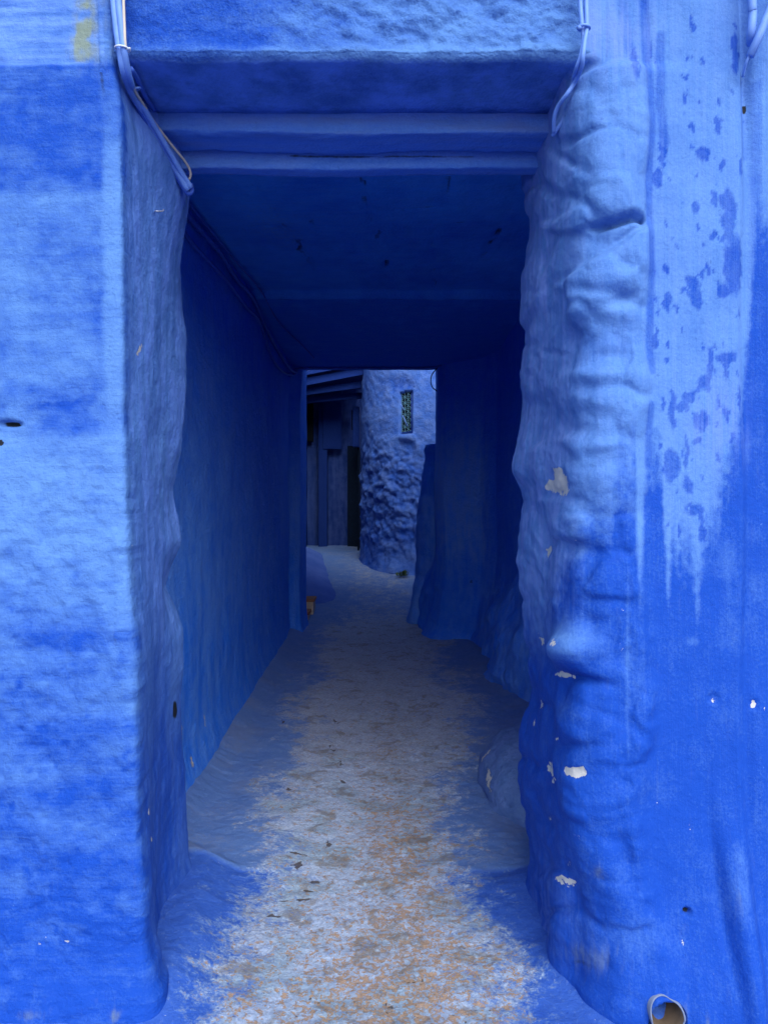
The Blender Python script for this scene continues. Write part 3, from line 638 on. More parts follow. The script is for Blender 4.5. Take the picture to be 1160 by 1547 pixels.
    dirt_shade = ell(U, V, 1028, 1373, 7, 4, 0, .4) * 0.8 + 0.5 * gau(U, V, 885, 1454, 16, 8) + 0.9 * ell(U, V, 1135, 153, 3, 7, 0, .4) + 0.55 * gau(U, V, 1124, 45, 7, 45) + 0.5 * gau(U, V, 1130, 105, 6, 25) + 0.5 * gau(U, V, 945, 1510, 4, 8) + 0.35 * gau(U, V, 1145, 130, 12, 50)  # grime low down; dark of holes and top-right recess painted in as shade
    for pts in [[(938, 478), (952, 484), (964, 498)], [(905, 540), (925, 525), (950, 528), (958, 540)], [(875, 1000), (888, 1012), (900, 1000), (915, 985)], [(870, 1050), (885, 1062), (900, 1048)], [(895, 470), (915, 455)], [(1010, 1040), (1040, 1050), (1060, 1042)], [(1020, 110), (1045, 40)]]:
        dirt_shade = dirt_shade + 0.40 * seg(U + 3 * nf, V + 3 * n, pts, 1.2)
    return dict(light=L, lav=lavv, chip=chip, moss=moss, dirt_shade=dirt_shade + 0.4 * np.exp(-(Z / 0.03) ** 2) * (0.6 + 0.8 * n))
right = wall('stone_pillar_wall', [(1.25, 3.12, 0.05), (0.64, 3.12, 0.015), (0.583, 3.00, 0.006), (0.588, 2.70, 0.006), (0.598, 2.45, 0.005), (0.62, 2.33, 0.004), (0.66, 2.288, 0.004), (0.76, 2.272, 0.005), (1.06, 2.265, 0.0055), (1.30, 2.27, 0.25), (4.5, 2.32)][::1],
             ZF, M_right, rel_right, att_right, round_=[(0.6, 1.7, 6), (2.0, 7, 14)], back=[(4.5, 3.3), (1.25, 3.3)], lean=lean_right)
tag(right, 'thick lumpy blue wall with white chips and splotches right of the passage mouth', 'wall')

# ---- wall over the mouth
def build_lintel():
    xs = np.arange(-0.90, 0.83, 0.007); zs = np.concatenate([np.arange(2.835, 3.12, 0.006), [3.3, 3.8, 4.6, 5.6]])
    # section from the back of the underside, round the lower edge, up the face
    sec = [(2.605, 2.838), (2.55, 2.838), (2.48, 2.838), (2.42, 2.838), (2.36, 2.838), (2.33, 2.838)] + [(2.298 + 0.022 * (1 - math.sin(a)), 2.838 + 0.022 * (1 - math.cos(a))) for a in np.linspace(0.2, 1.5, 6)] + [(2.297, z) for z in zs[4:]] + [(2.59, 5.6), (2.60, 2.95)]
    sec = np.array(sec)
    # densify the underside
    I, X = np.meshgrid(np.arange(len(sec)), xs, indexing='ij')
    y, z = sec[I, 0], sec[I, 1]
    U = CX + F * X / 2.3; V = CY - F * (z - CAMZ) / 2.3
    face = sst(2.845, 2.88, z)
    rough = 0.5 + 0.9 * sst(380, 560, U)
    h = face * rough * (0.020 * fbm(X * 9, z * 14, 1.5, 4) + 0.013 * fbm(X * 26, z * 32, 2.5, 4)) + 0.010 * np.exp(-((z - 2.86) / 0.02) ** 2) * (1 + 0.8 * vn(X * 14, 1.0))
    zz = z + 0.006 * fbm(X * 7, 3.0 + 0 * X, 1.0, 3) * (1 - face) * (y < 2.4) + 0.003 * fbm(X * 5, y * 12, 6, 3) * (y >= 2.33)
    h = h * (1 - sst(0.58, 0.68, X))
    P = np.stack([X, y - h * (y < 2.33) + 0.05 * sst(0.61, 0.72, X) * (y < 2.34), zz], -1)
    n = fbm(U * 0.014, V * 0.03, 1.0, 4)
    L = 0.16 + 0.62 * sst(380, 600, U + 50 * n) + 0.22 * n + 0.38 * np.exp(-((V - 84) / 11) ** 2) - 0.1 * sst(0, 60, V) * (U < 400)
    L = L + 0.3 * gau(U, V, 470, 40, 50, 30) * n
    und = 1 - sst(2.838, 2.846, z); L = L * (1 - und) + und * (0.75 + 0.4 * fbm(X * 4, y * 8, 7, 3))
    dirt_shade = 0.35 * und * (np.abs(np.sin(X * 5.3 + 0.8 * np.sin(y * 20))) < 0.02)
    o = grid('lintel_wall', P, M_lint, dict(light=L, lav=und * 1.6, chip=0.55 * ell(U, V, 548, 96, 5, 4), moss=0 * L, dirt_shade=dirt_shade), closed=True, flip=True)
    return o
lint = build_lintel()
tag(lint, 'lumpy bright blue plaster wall above the passage mouth with pale lower edge', 'wall')

# ---- timbers under the mouth
def la(lo, hi): return lambda X, y, z: lo + (hi - lo) * (0.5 + 0.7 * fbm(X * 3, y * 20, z * 20, 3))
zero = lambda X, y, z: 0 * X
def beam_crack(zc, w):  # dark of the gap along each beam, painted as a broken line
    return lambda X, y, z: 0.85 * np.exp(-((z - zc) / 0.005) ** 2) * sst(0.05, 0.35, fbm(X * 4 + zc * 9, 0 * X, 2, 3) + w)
bm1 = rough_beam('ceiling_beam', -0.86, 0.74, 2.605, 2.755, 2.772, 2.93, M_beam, 0.006, dict(light=la(.5, .95), lav=la(0.1, 0.7), chip=zero, moss=zero, dirt_shade=beam_crack(2.834, 0.1)), seed=1.0)
tag(bm1, 'painted blue timber beam just behind the wall over the passage mouth, nearest to the street', 'beam')
bm2 = rough_beam('ceiling_beam', -0.88, 0.76, 2.765, 2.835, 2.722, 2.93, M_beam, 0.005, dict(light=la(.45, .9), lav=la(0.1, 0.6), chip=zero, moss=zero, dirt_shade=beam_crack(2.766, 0.3)), seed=4.0)
tag(bm2, 'painted blue timber beam with dark crack above it, the lower and deeper of two', 'beam')

# ---- passage ceiling
def build_ceiling():
    sec = [(2.84, 3.05), (3.4, 3.05), (3.87, 3.05), (5.0, 3.125), (5.96, 3.19), (5.985, 3.125), (8.3, 3.055), (8.48, 3.045), (8.62, 3.045)]
    ss = [np.array(sec[0])]
    for a, b in zip(sec[:-1], sec[1:]):
        a, b = np.array(a), np.array(b); k = max(1, int(np.linalg.norm(b - a) / 0.025))
        ss += [a + (b - a) * (j + 1) / k for j in range(k)]
    ss = np.array(ss + [np.array((8.62, 3.6)), np.array((2.84, 3.6))])
    xs = np.arange(-1.25, 1.35, 0.02)
    I, X = np.meshgrid(np.arange(len(ss)), xs, indexing='ij')
    y, z = ss[I, 0], ss[I, 1]
    low = (z < 3.4)
    # boards seams running into the passage and short plaster cracks
    z2 = z + low * (0.010 * fbm(X * 3, y * 3, 1, 4) + 0.004 * fbm(X * 14, y * 10, 3, 3))
    L = 0.45 + 0.4 * fbm(X * 3, y * 2, 6, 4) + 0.2 * fbm(X * 14, y * 8, 2, 3) - 0.5 * sst(5.95, 6.05, y)  # deeper blue beyond the crease paints in shade away from the mouth
    crk = 0 * L
    for pts in [[(-.62, 3.7), (-.55, 4.2), (-.52, 4.8)], [(-.12, 3.62), (-.08, 4.0), (-.05, 4.4)], [(.30, 3.6), (.33, 4.1), (.31, 4.5), (.34, 5.2)], [(-.4, 4.1), (-.38, 4.4)], [(-.2, 4.9), (.08, 4.85)], [(.2, 5.2), (.42, 5.1)], [(-.6, 4.6), (-.5, 4.62)],
                [(.62, 3.6), (.66, 4.2), (.63, 5.0)], [(-.35, 5.3), (-.1, 5.35)], [(-1., 6.02), (1.2, 6.02)], [(-.75, 3.6), (-.7, 3.9)], [(-.05, 4.4), (.02, 5.2), (.0, 5.8)], [(-.52, 4.8), (-.46, 5.5)], [(-.9, 4.35), (-.55, 4.3)], [(.33, 4.3), (.64, 4.25)], [(-.08, 4.05), (.32, 4.0)], [(.34, 5.3), (.4, 5.9)], [(.65, 5.0), (.9, 5.05)]]:
        crk = np.maximum(crk, seg(X + 0.03 * vn(y * 7, X * 7), y, pts, 0.02) * (0.65 + 0.6 * vn(X * 9, y * 9)))
    P = np.stack([X, y, z2 + low * 0.012 * crk], -1)
    return grid('passage_ceiling', P, M_ceil, dict(light=L, lav=0.15 + 0 * L, chip=0 * L, moss=0.25 * gau(X, y, -.6, 4.4, .2, .6), dirt_shade=0.57 * crk.clip(0)), closed=True, flip=True)
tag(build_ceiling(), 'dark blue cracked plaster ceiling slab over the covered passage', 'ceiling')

# ---- unseen storey above the passage, added to block light
hs = box('storey_light_block', -2.2, 2.4, 2.62, 8.75, 3.62, 4.3, M_far)
tag(hs, 'unseen blue storey over the covered passage, added to block light', 'house')

# ---- passage walls
ZP = np.concatenate([np.arange(-0.1, 3.3, 0.022), [3.61]])
def rel_pl(U, V, x, y, Z):
    return (0.022 * fbm(y * 1.3, Z * 1.3, 2, 3) + 0.006 * fbm(y * 7, Z * 6, 4, 3)) + 0.05 * np.exp(-(Z / 0.2) ** 2)
def att_pl(U, V, x, y, Z, h):
    n = fbm(y * 2.2, Z * 2.2, 3, 4); st = fbm(y * 9, Z * 1.2, 7, 3)
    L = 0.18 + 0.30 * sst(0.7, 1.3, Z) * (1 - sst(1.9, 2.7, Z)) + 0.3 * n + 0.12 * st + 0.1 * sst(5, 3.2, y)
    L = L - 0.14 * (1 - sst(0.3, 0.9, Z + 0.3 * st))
    chip = 0.62 * ell(y, Z, 4.05, 0.16, .03, .05, 0, .6) + 0.6 * ell(y, Z, 4.4, .28, .02, .05, 0, .6) + .6 * ell(y, Z, 3.9, .35, .02, .1, 0, .6)
    return dict(light=L, lav=0.3 + 0 * L, chip=chip, moss=0 * L, dirt_shade=0.5 * np.exp(-(Z / .04) ** 2) * (0.7 + n))
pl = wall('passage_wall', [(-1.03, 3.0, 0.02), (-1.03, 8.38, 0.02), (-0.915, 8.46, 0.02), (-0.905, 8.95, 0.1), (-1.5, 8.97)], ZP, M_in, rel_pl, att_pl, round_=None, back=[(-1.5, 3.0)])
tag(pl, 'smooth dark blue wall along the left side of the covered passage', 'wall')
def rel_pr(U, V, x, y, Z):
    lowz = 1 - sst(0.35, 1.15, Z + 0.15 * fbm(y * 2, x * 2, 1, 2))
    h = 0.03 * fbm(x * 1.8 + y * 0.8, Z * 1.2, 2, 3) + 0.008 * fbm(x * 7 + y * 2.5, Z * 5, 4, 3)
    h = h + lowz * (0.13 + 0.13 * fbm(y * 2.0 + x * 2, Z * 2.6, 6, 4) + 0.05 * fbm(y * 5 + x * 5, Z * 6, 8, 3)) * sst(5.2, 6.0, y)
    h = h + 0.10 * np.exp(-(Z / 0.22) ** 2) * sst(5.2, 6.0, y)
    return h
def att_pr(U, V, x, y, Z, h):
    n = fbm(y * 2.2 + x * 2, Z * 2.2, 3, 4); st = fbm(y * 2 + x * 6, Z * 1.6, 7, 3)
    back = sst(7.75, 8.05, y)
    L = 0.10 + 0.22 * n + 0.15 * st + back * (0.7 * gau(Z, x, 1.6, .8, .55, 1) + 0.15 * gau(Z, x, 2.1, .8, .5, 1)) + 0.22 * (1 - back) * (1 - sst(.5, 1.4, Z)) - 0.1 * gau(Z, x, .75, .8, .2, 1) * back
    dirt_shade = 0.6 * ell(x + 0 * Z, Z, .92, .72, .02, .025, 0, .5) * back
    return dict(light=L, lav=0.2 + 1.3 * back * gau(Z, x, 1.6, .8, .6, 1) + 0.4 * (1 - back) * (1 - sst(.3, 1.2, Z)), chip=0 * L, moss=0 * L, dirt_shade=dirt_shade)
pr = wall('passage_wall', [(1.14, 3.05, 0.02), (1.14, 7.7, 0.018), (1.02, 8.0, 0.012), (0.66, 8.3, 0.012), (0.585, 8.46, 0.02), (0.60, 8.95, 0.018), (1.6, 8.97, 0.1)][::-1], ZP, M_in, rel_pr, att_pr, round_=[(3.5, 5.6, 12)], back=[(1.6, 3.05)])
tag(pr, 'dark blue wall with rocky base on the right side of the covered passage', 'wall')

# buttress behind the end of the right wall
def build_buttress():
    zs = np.concatenate([np.linspace(0.0, 2.22, 90), [2.25]])
    th = np.linspace(0, 2 * np.pi, 72, endpoint=False)
    T, Z = np.meshgrid(th, zs, indexing='ij')
    x0 = np.interp(Z, [0, .15, .4, 1.0, 1.62, 1.66, 2.2, 2.25], [0.26, 0.29, .33, .40, .425, .445, .47, .50])
    x1 = 0.85; cx = (x0 + x1) / 2; rx = (x1 - x0) / 2
    yc = 9.22; ry = 0.24
    c, s_ = np.cos(T), np.sin(T)
    q = 0.55
    X = cx + rx * np.sign(c) * np.abs(c) ** q; Y = yc + ry * np.sign(s_) * np.abs(s_) ** q
    d = 0.06 * fbm(X * 3 + Y * 3, Z * 2.4, 3, 4) + 0.015 * fbm(X * 12 + Y * 12, Z * 9, 5, 3)
    L = 0.2 + 0.3 * fbm(X * 3 + Y * 4, Z * 2, 2, 3) + 0.2 * (1 - sst(1.60, 1.66, Z))
    P = np.stack([X - d, Y - d, Z], -1)
    return grid('stone_buttress', P, M_in, dict(light=L, lav=0.45 * (1 - sst(1.6, 1.66, Z)) + 0 * L, chip=0 * L, moss=0 * L, dirt_shade=0 * L), closed=True, cap=True)
tag(build_buttress(), 'leaning waist high blue masonry buttress at the far right end of the passage', 'buttress')

# painted rock at the foot of the right wall
def build_rock():
    th = np.linspace(0, 2 * np.pi, 64, endpoint=False); ph = np.linspace(0, np.pi / 2 * 0.995, 30)
    T, Ph = np.meshgrid(th, ph, indexing='ij')
    nx, ny, nz = np.cos(T) * np.cos(Ph), np.sin(T) * np.cos(Ph), np.sin(Ph)
    d = 1 + 0.14 * fbm(nx * 2.2, ny * 2.2, nz * 2.2, 5, 0.6)
    P = np.stack([0.84 + 0.34 * nx * d, 4.1 + 0.62 * ny * d, -0.03 + 0.34 * nz * d], -1)
    L = 0.55 + 0.25 * fbm(nx * 3, ny * 3, nz * 3, 3)
    chip = np.maximum(.75 * ell(P[..., 1] * 1.0, P[..., 2], 3.95, .10, .10, .03, 20, .4), .7 * ell(P[..., 1], P[..., 2], 4.2, .14, .03, .05, 0, .4)) * (P[..., 0] < .8)
    return grid('painted_rock', P, M_rock, dict(light=L, lav=0.35 + 0 * L, chip=chip, moss=0 * L, dirt_shade=0 * L), closed=True, cap=True)
M_rock = plaster('limewash_dusty', deep=(0.06, 0.13, 0.33), light=(0.12, 0.21, 0.44), stroke=(9, 9, 9), amp=0.6, bump=1.0, cloud=1.0)
tag(build_rock(), 'rounded dusty blue painted rock at the foot of the right wall just inside the mouth', 'rock')

# ---- alley beyond the passage
def build_tower():
    cx, cy, r = 0.85, 12.72, 1.22
    th = np.radians(np.linspace(150, 330, 330)); zs = np.concatenate([np.arange(0.2, 4.2, 0.018), [4.8]])
    T, Z = np.meshgrid(th, zs, indexing='ij')
    c, s_ = np.cos(T), np.sin(T)
    x, y = cx + r * c, cy + r * s_
    U, V = CX + F * x / y, CY - F * (Z - CAMZ) / y
    rough = sst(640, 720, V) * (1 - 0.5 * sst(800, 840, V))
    n = fbm(T * 9, Z * 9, 2, 5); n2 = fbm(T * 24, Z * 24, 4, 4)
    h = 0.02 * fbm(T * 3, Z * 2.5, 1, 3) + (0.014 + 0.045 * rough) * n + (0.004 + 0.010 * rough) * n2 + 0.03 * rough * vn(T * 5, Z * 4, 3)
    h = h + 0.12 * np.exp(-((Z - 0.45) / 0.2) ** 2)
    # window opening with a sloped sill below and a hood hollow above
    inw = ell(U, V, 612, 622, 16, 38, 0, .12)
    sill = gau(U, V, 612, 661, 13, 6)
    h = h + 0.05 * sill - 0.03 * gau(U, V, 608, 580, 14, 10)
    win = (np.abs(U - 612.6) < 10.2) & (V > 590 + (622 - U) * 0.12) & (V < 655)
    h = np.where(win, -0.10, h)
    P = np.stack([cx + (r + h) * c, cy + (r + h) * s_, Z], -1)
    L = 0.62 + 0.35 * n - 0.2 * rough - 0.5 * gau(U, V, 606, 580, 18, 11) + 0.35 * gau(U, V, 610, 663, 12, 6) + 0.3 * n2 * rough
    L = L - 0.35 * ell(U, V, 563, 835, 16, 40, 5, .6) - 0.4 * gau(U, V, 612, 810, 10, 12) + 0.15 * gau(U, V, 620, 562, 30, 6)
    o = grid('round_house_wall', P, M_tower, dict(light=L, lav=0.3 + 0.3 * n, chip=0 * L, moss=0 * L, dirt_shade=0.5 * gau(U, V, 606, 868, 10, 4)), flip=False)
    return o
tower = build_tower()
tag(tower, 'rounded rough pale blue house wall with small barred window beyond the passage', 'wall')
# window set in the round wall (part of it)
def tower_pt(px, py, inset=0.0):
    """point on the round wall, sunk by inset"""
    t = (px - CX) / F; cx, cy, r = 0.85, 12.72, 1.22 - inset
    a = t * t + 1; b = -2 * (t * cx + cy); c = cx * cx + cy * cy - r * r
    y = (-b - math.sqrt(b * b - 4 * a * c)) / (2 * a)
    return Vector((t * y, y, CAMZ + (CY - py) / F * y))
w0, w1 = 602.6, 622.6
cr = [tower_pt(w0, 655, .085), tower_pt(w1, 652, .085), tower_pt(w1, 590, .085), tower_pt(w0, 592.5, .085)]
def inset_pane():
    e = 0.03
    nrm = (cr[1] - cr[0]).cross(cr[3] - cr[0]).normalized()
    v = [p - nrm * 0.0 for p in cr] + [p - nrm * 0.012 for p in cr]
    return raw('window_pane', v, [(0, 1, 2, 3), (7, 6, 5, 4), (0, 4, 5, 1), (1, 5, 6, 2), (2, 6, 7, 3), (3, 7, 4, 0)], M_glass, None), nrm
wroot, nrm = inset_pane(); wroot.name = 'window'; wroot.parent = tower
def bil(s_, t): return (cr[0] * (1 - s_) + cr[1] * s_) * (1 - t) + (cr[3] * (1 - s_) + cr[2] * s_) * t
off = nrm * 0.02 if nrm.y < 0 else nrm * -0.02
def strip(name, pts, r, mat, parent): return tube(name, pts, r, mat, parent, 5, False)
edge = [bil(0, 0) + off, bil(1, 0) + off, bil(1, 1) + off, bil(0, 1) + off, bil(0, 0) + off]
strip('window_frame', edge, 0.009, M_cabdeep, wroot)
gv = []; gf = []
def addbar(a, b, r=0.004):
    global gv, gf
    d = (b - a).normalized(); u = d.cross(Vector((0, 1, 0.1))).normalized() * r; w = d.cross(u).normalized() * r
    k = len(gv)
    for p in (a, b): gv += [p + u + w, p - u + w, p - u - w, p + u - w]
    gf += [(k, k + 1, k + 5, k + 4), (k + 1, k + 2, k + 6, k + 5), (k + 2, k + 3, k + 7, k + 6), (k + 3, k, k + 4, k + 7), (k, k + 3, k + 2, k + 1), (k + 4, k + 5, k + 6, k + 7)]
for i in range(5):
    a = i / 4
    addbar(bil(a, 0) + off, bil(a, 1) + off)
for k in range(7):
    t0 = k / 7; t1 = (k + 1) / 7
    for i in range(2):
        addbar(bil(i / 2, t0) + off, bil((i + 1) / 2, t1) + off); addbar(bil((i + 1) / 2, t0) + off, bil(i / 2, t1) + off)
    addbar(bil(0, t0) + off, bil(1, t0) + off, 0.0035)
raw('window_grille', gv, gf, M_iron, wroot)
strip('loose_slat', [bil(.2, .70) + off * 1.6, bil(.45, .55) + off * 1.6], 0.006, M_cabblue, wroot)
strip('loose_slat', [bil(.35, .42) + off * 1.6, bil(.72, .14) + off * 1.6], 0.006, M_cabblue, wroot)

# far house round the bend, in deep shade
fh = empty('house', (-0.9, 14.2, 0.8))
def fpart(o): 
    o.parent = fh; o.location = tuple(-c for c in fh.location); return o
def flat_wall(name, a, b, z0, z1, mat, thick, L0, n=60):
    """straight wall from a to b (plan), outside on the right of the walk"""
    a, b = np.array(a), np.array(b)
    tt = np.linspace(0, 1, n); zs = np.linspace(z0, z1, n)
    T, Z = np.meshgrid(tt, zs, indexing='ij')
    d = b - a; nn = np.array([d[1], -d[0]]) / np.linalg.norm(d)
    h = 0.02 * fbm(T * 6 + a[0], Z * 3, 2 + a[1], 3) + 0.006 * fbm(T * 25, Z * 14, 2, 3)
    x = a[0] + d[0] * T + nn[0] * h; y = a[1] + d[1] * T + nn[1] * h
    P = np.stack([x, y, Z], -1)
    bk = np.zeros((2, n, 3)); bk[:, :, 2] = zs
    bk[0, :, :2] = b - nn * thick; bk[1, :, :2] = a - nn * thick
    P = np.concatenate([P, bk], 0)
    L = L0 + 0.3 * fbm(T * 8, Z * 1.5, 4, 3); L = np.concatenate([L, np.zeros((2, n))], 0)
    return grid(name, P, mat, dict(light=L, lav=0.2 + 0 * L, chip=0 * L, moss=0 * L, dirt_shade=0 * L), closed=True, cap=True)
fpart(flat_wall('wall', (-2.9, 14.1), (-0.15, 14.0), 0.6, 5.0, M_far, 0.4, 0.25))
fpart(box('door', *(-0.66, -0.46, 13.90, 13.97, 0.72, 2.62), M_wood))
fpart(box('door_leaf', -0.46, -0.43, 13.35, 13.93, 0.70, 2.55, M_wood))
fpart(box('pilaster', -1.18, -1.02, 13.82, 14.0, 0.7, 3.75, M_far, bevel=.01))
fpart(box('wall_panel', -1.1, -0.76, 13.8, 13.88, 2.55, 3.6, M_far, bevel=.01))
fpart(box('shuttered_opening', -1.48, -1.28, 13.85, 13.96, 2.70, 3.5, M_dark))
fpart(box('window', -0.58, -0.51, 13.78, 13.88, 2.90, 3.25, M_dark))
fpart(box('duct_cover', -0.54, -0.42, 13.25, 13.4, 2.55, 3.25, M_far, bevel=.01))
tag(fh, 'dim blue house front with dark door at the bend of the alley', 'house')
# sloping canopy of boards between the houses
cn = empty('canopy', (-0.9, 12.9, 3.4))
def cpart(o): o.parent = cn; o.location = tuple(-c for c in cn.location); return o
def slope_board(name, xa, za, xb, zb, y0, y1, t, mat):
    v = [(xa, y0, za), (xb, y0, zb), (xb, y1, zb), (xa, y1, za), (xa, y0, za + t), (xb, y0, zb + t), (xb, y1, zb + t), (xa, y1, za + t)]
    return raw(name, v, boxv(0, 1, 0, 1, 0, 1)[1], mat)
cpart(slope_board('fascia', -1.65, 3.42, -0.28, 3.68, 12.5, 12.58, 0.12, M_far))
cpart(slope_board('board', -1.65, 3.32, -0.30, 3.50, 12.72, 12.80, 0.11, M_far))
cpart(slope_board('board', -1.65, 3.24, -0.32, 3.36, 13.0, 13.08, 0.10, M_far))
cpart(slope_board('roof_panel', -1.7, 3.56, -0.28, 3.83, 12.4, 14.0, 0.06, M_far))
tag(cn, 'sloping dark blue board canopy over the bend of the alley', 'canopy')
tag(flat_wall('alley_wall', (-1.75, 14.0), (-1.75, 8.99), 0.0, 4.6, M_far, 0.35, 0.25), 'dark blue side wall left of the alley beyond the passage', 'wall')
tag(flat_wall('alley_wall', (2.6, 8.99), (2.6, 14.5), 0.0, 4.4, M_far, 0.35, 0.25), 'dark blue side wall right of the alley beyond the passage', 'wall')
# sloping blue kerb on the left of the alley
def build_ramp():
    n = 30
    ys = np.linspace(9.15, 12.9, n); ts = np.linspace(0, 1, 14)
    Yg, Tg = np.meshgrid(ys, ts, indexing='ij')
    foot = np.interp(Yg, [9.15, 10.0, 12.9], [-0.85, -0.56, -1.02])
    x = -1.74 + (foot + 1.74) * Tg
    base = np.interp(Yg, FZ_Y, FZ_Z)
    hh = np.interp(Yg, [9.15, 9.9, 10.3, 12.9], [0.0, 0.03, 0.26, 0.20])
    z = base - 0.02 + hh * (1 - Tg ** 2.2) + 0.012 * fbm(x * 6, Yg * 6, 2, 3)
    P = np.stack([x, Yg, z], -1)
    L = 0.35 + 0.4 * fbm(x * 4, Yg * 4, 1, 4)
    bk = P.copy()[:, :1]; bk[..., 2] = base[:, :1] - 0.1
    bf = P.copy()[:, -1:]; bf[..., 2] = base[:, -1:] - 0.1
    P = np.concatenate([bk, P, bf], 1); L = np.concatenate([L[:, :1], L, L[:, -1:]], 1)
    return grid('sloped_kerb', P, M_kerb, dict(light=L, lav=0 * L, chip=0 * L, moss=0 * L, dirt_shade=0 * L), out=(0, 0, 1))
M_kerb = plaster('limewash_kerb', deep=(0.035, 0.09, 0.36), light=(0.10, 0.17, 0.48), stroke=(6, 6, 6), amp=0.4)
tag(build_ramp(), 'blue plastered sloping kerb on the left of the alley beyond the passage', 'kerb')
# tiled steps just behind the left pier
stp = empty('tiled_steps', (-1.0, 9.35, 0.15))
def spart(o): o.parent = stp; o.location = tuple(-c for c in stp.location); return o
spart(box('riser', -1.6, -0.90, 9.12, 9.40, 0.02, 0.225, M_cream, bevel=.006)); spart(box('tread', -1.6, -0.885, 9.10, 9.40, 0.227, 0.262, M_terra, bevel=.006))
spart(box('riser', -1.6, -0.865, 9.403, 9.72, 0.02, 0.345, M_cream, bevel=.006)); spart(box('tread', -1.6, -0.85, 9.39, 9.72, 0.347, 0.382, M_terra, bevel=.006))
tag(stp, 'terracotta and cream tiled steps peeping out behind the left wall end', 'steps')
# weed at the foot of the round wall
def build_weed():
    c = Vector((0.26, 11.35, 0.49)); v = []; f = []
    for i in range(46):
        a = random.uniform(0, 6.28); l = random.uniform(.05, .14); e = random.uniform(.3, 1.4)
        d = Vector((math.cos(a) * math.cos(e), math.sin(a) * math.cos(e), math.sin(e))); s_ = d.cross(Vector((0, 0, 1))).normalized() * l * .16
        b = c + Vector((random.uniform(-.07, .07), random.uniform(-.05, .03), 0)); k = len(v)
        v += [b, b + d * l * .5 + s_, b + d * l - Vector((0, 0, l * .2)), b + d * l * .5 - s_]; f.append((k, k + 1, k + 2, k + 3))
    return raw('weed', v, f, M_leaf)
tag(build_weed(), 'small green weed at the foot of the rounded house wall', 'weed')

# ---- cables
lb = empty('cable_bundle', at_px(188, 70, 2.25))
def mk(root):
    def f(o): o.parent = root; o.location = tuple(-c for c in root.location); return o
    return f
lp = mk(lb)
def path_px(l): return [at_px(*q) for q in l]
up_z = at_px(176, -420, 2.25)
lp(tube('cable', [at_px(166, -420, 2.24)] + path_px([(171, -60, 2.24), (173, 0, 2.24), (179, 55, 2.24), (183, 80, 2.245), (188, 110, 2.28), (197, 137, 2.38), (215, 168, 2.50), (240, 210, 2.60), (262, 250, 2.69), (284, 287, 2.745)]), 0.0115, M_cabblue))
lp(tube('cable', [at_px(172, -420, 2.23)] + path_px([(178, -60, 2.23), (180, 0, 2.23), (184, 40, 2.23), (189, 82, 2.24), (196, 118, 2.30), (205, 142, 2.42), (226, 178, 2.52), (252, 222, 2.62), (275, 262, 2.71), (289, 283, 2.745)]), 0.010, M_cabblue))
lp(tube('cable', [at_px(168, -420, 2.26)] + path_px([(174, 0, 2.255), (178, 60, 2.255), (190, 120, 2.33), (208, 160, 2.47), (236, 208, 2.60), (258, 248, 2.69), (281, 289, 2.75), (290, 289, 2.76), (288, 277, 2.75)]), 0.009, M_cabdeep))
lp(tube('white_cable', [at_px(180, -420, 2.225)] + path_px([(186, -40, 2.225), (187, 0, 2.225), (188.5, 40, 2.225), (190, 70, 2.23), (195, 105, 2.27), (204, 137, 2.38), (216, 156, 2.46), (236, 188, 2.56), (262, 222, 2.64), (280, 244, 2.70), (288, 260, 2.73), (286, 271, 2.745), (280, 268, 2.745)]), 0.0042, M_cabtan))
lp(tube('cable', path_px([(198, 104, 2.30), (208, 120, 2.36), (221, 148, 2.47), (233, 166, 2.56)]), 0.008, M_cabdeep))
def ring(name, c, axis, R, r, mat):
    axis = Vector(axis).normalized(); a = axis.cross(Vector((0, 1, 0.2))).normalized(); b = axis.cross(a)
    pts = [Vector(c) + (a * math.cos(t) * R + b * math.sin(t) * R * .8) for t in np.linspace(0, 2 * math.pi, 17)]
    return tube(name, pts, r, mat, None, 6, False)
lp(ring('cable_tie', at_px(185.5, 74, 2.237), (0.1, 0, 1), 0.021, 0.0028, M_tie))
lp(tube('cable_tie_tail', path_px([(193, 74, 2.21), (197, 73, 2.205)]), 0.003, M_tie, smooth_path=False))
lp(ring('cable_tie', at_px(203, 136, 2.385), (0.3, 0.3, -0.8), 0.021, 0.0028, M_cabblue))
tag(lb, 'bundle of blue cables and one beige wire tied down the left corner of the mouth', 'cables')

rb = empty('cable_pair', at_px(880, 42, 2.24)); rp = mk(rb)
rp(tube('cable', [at_px(868, -420, 2.235)] + path_px([(875, -40, 2.235), (876, 0, 2.235), (879, 40, 2.235), (881, 60, 2.235), (877, 84, 2.235), (870, 104, 2.26), (866, 120, 2.32), (862, 140, 2.35), (857, 165, 2.385), (850, 182, 2.40), (834, 205, 2.44)]), 0.0066, M_cabblue))
rp(tube('cable', [at_px(877, -420, 2.23)] + path_px([(884, -40, 2.23), (885, 0, 2.23), (886, 40, 2.23), (883, 62, 2.225), (880, 85, 2.225), (878, 102, 2.25), (868, 124, 2.31), (856, 142, 2.32), (843, 160, 2.36), (837, 177, 2.39), (836, 200, 2.43)]), 0.0066, M_cabblue))
rp(ring('cable_clip', at_px(881.5, 42, 2.232), (0.05, 0, 1), 0.017, 0.0045, M_cabblue))
rp(tube('clip_nail', path_px([(875, 42, 2.215), (873, 41, 2.25)]), 0.006, M_cabblue, smooth_path=False))
tag(rb, 'pair of pale blue cables looping round the upper right corner of the mouth', 'cables')

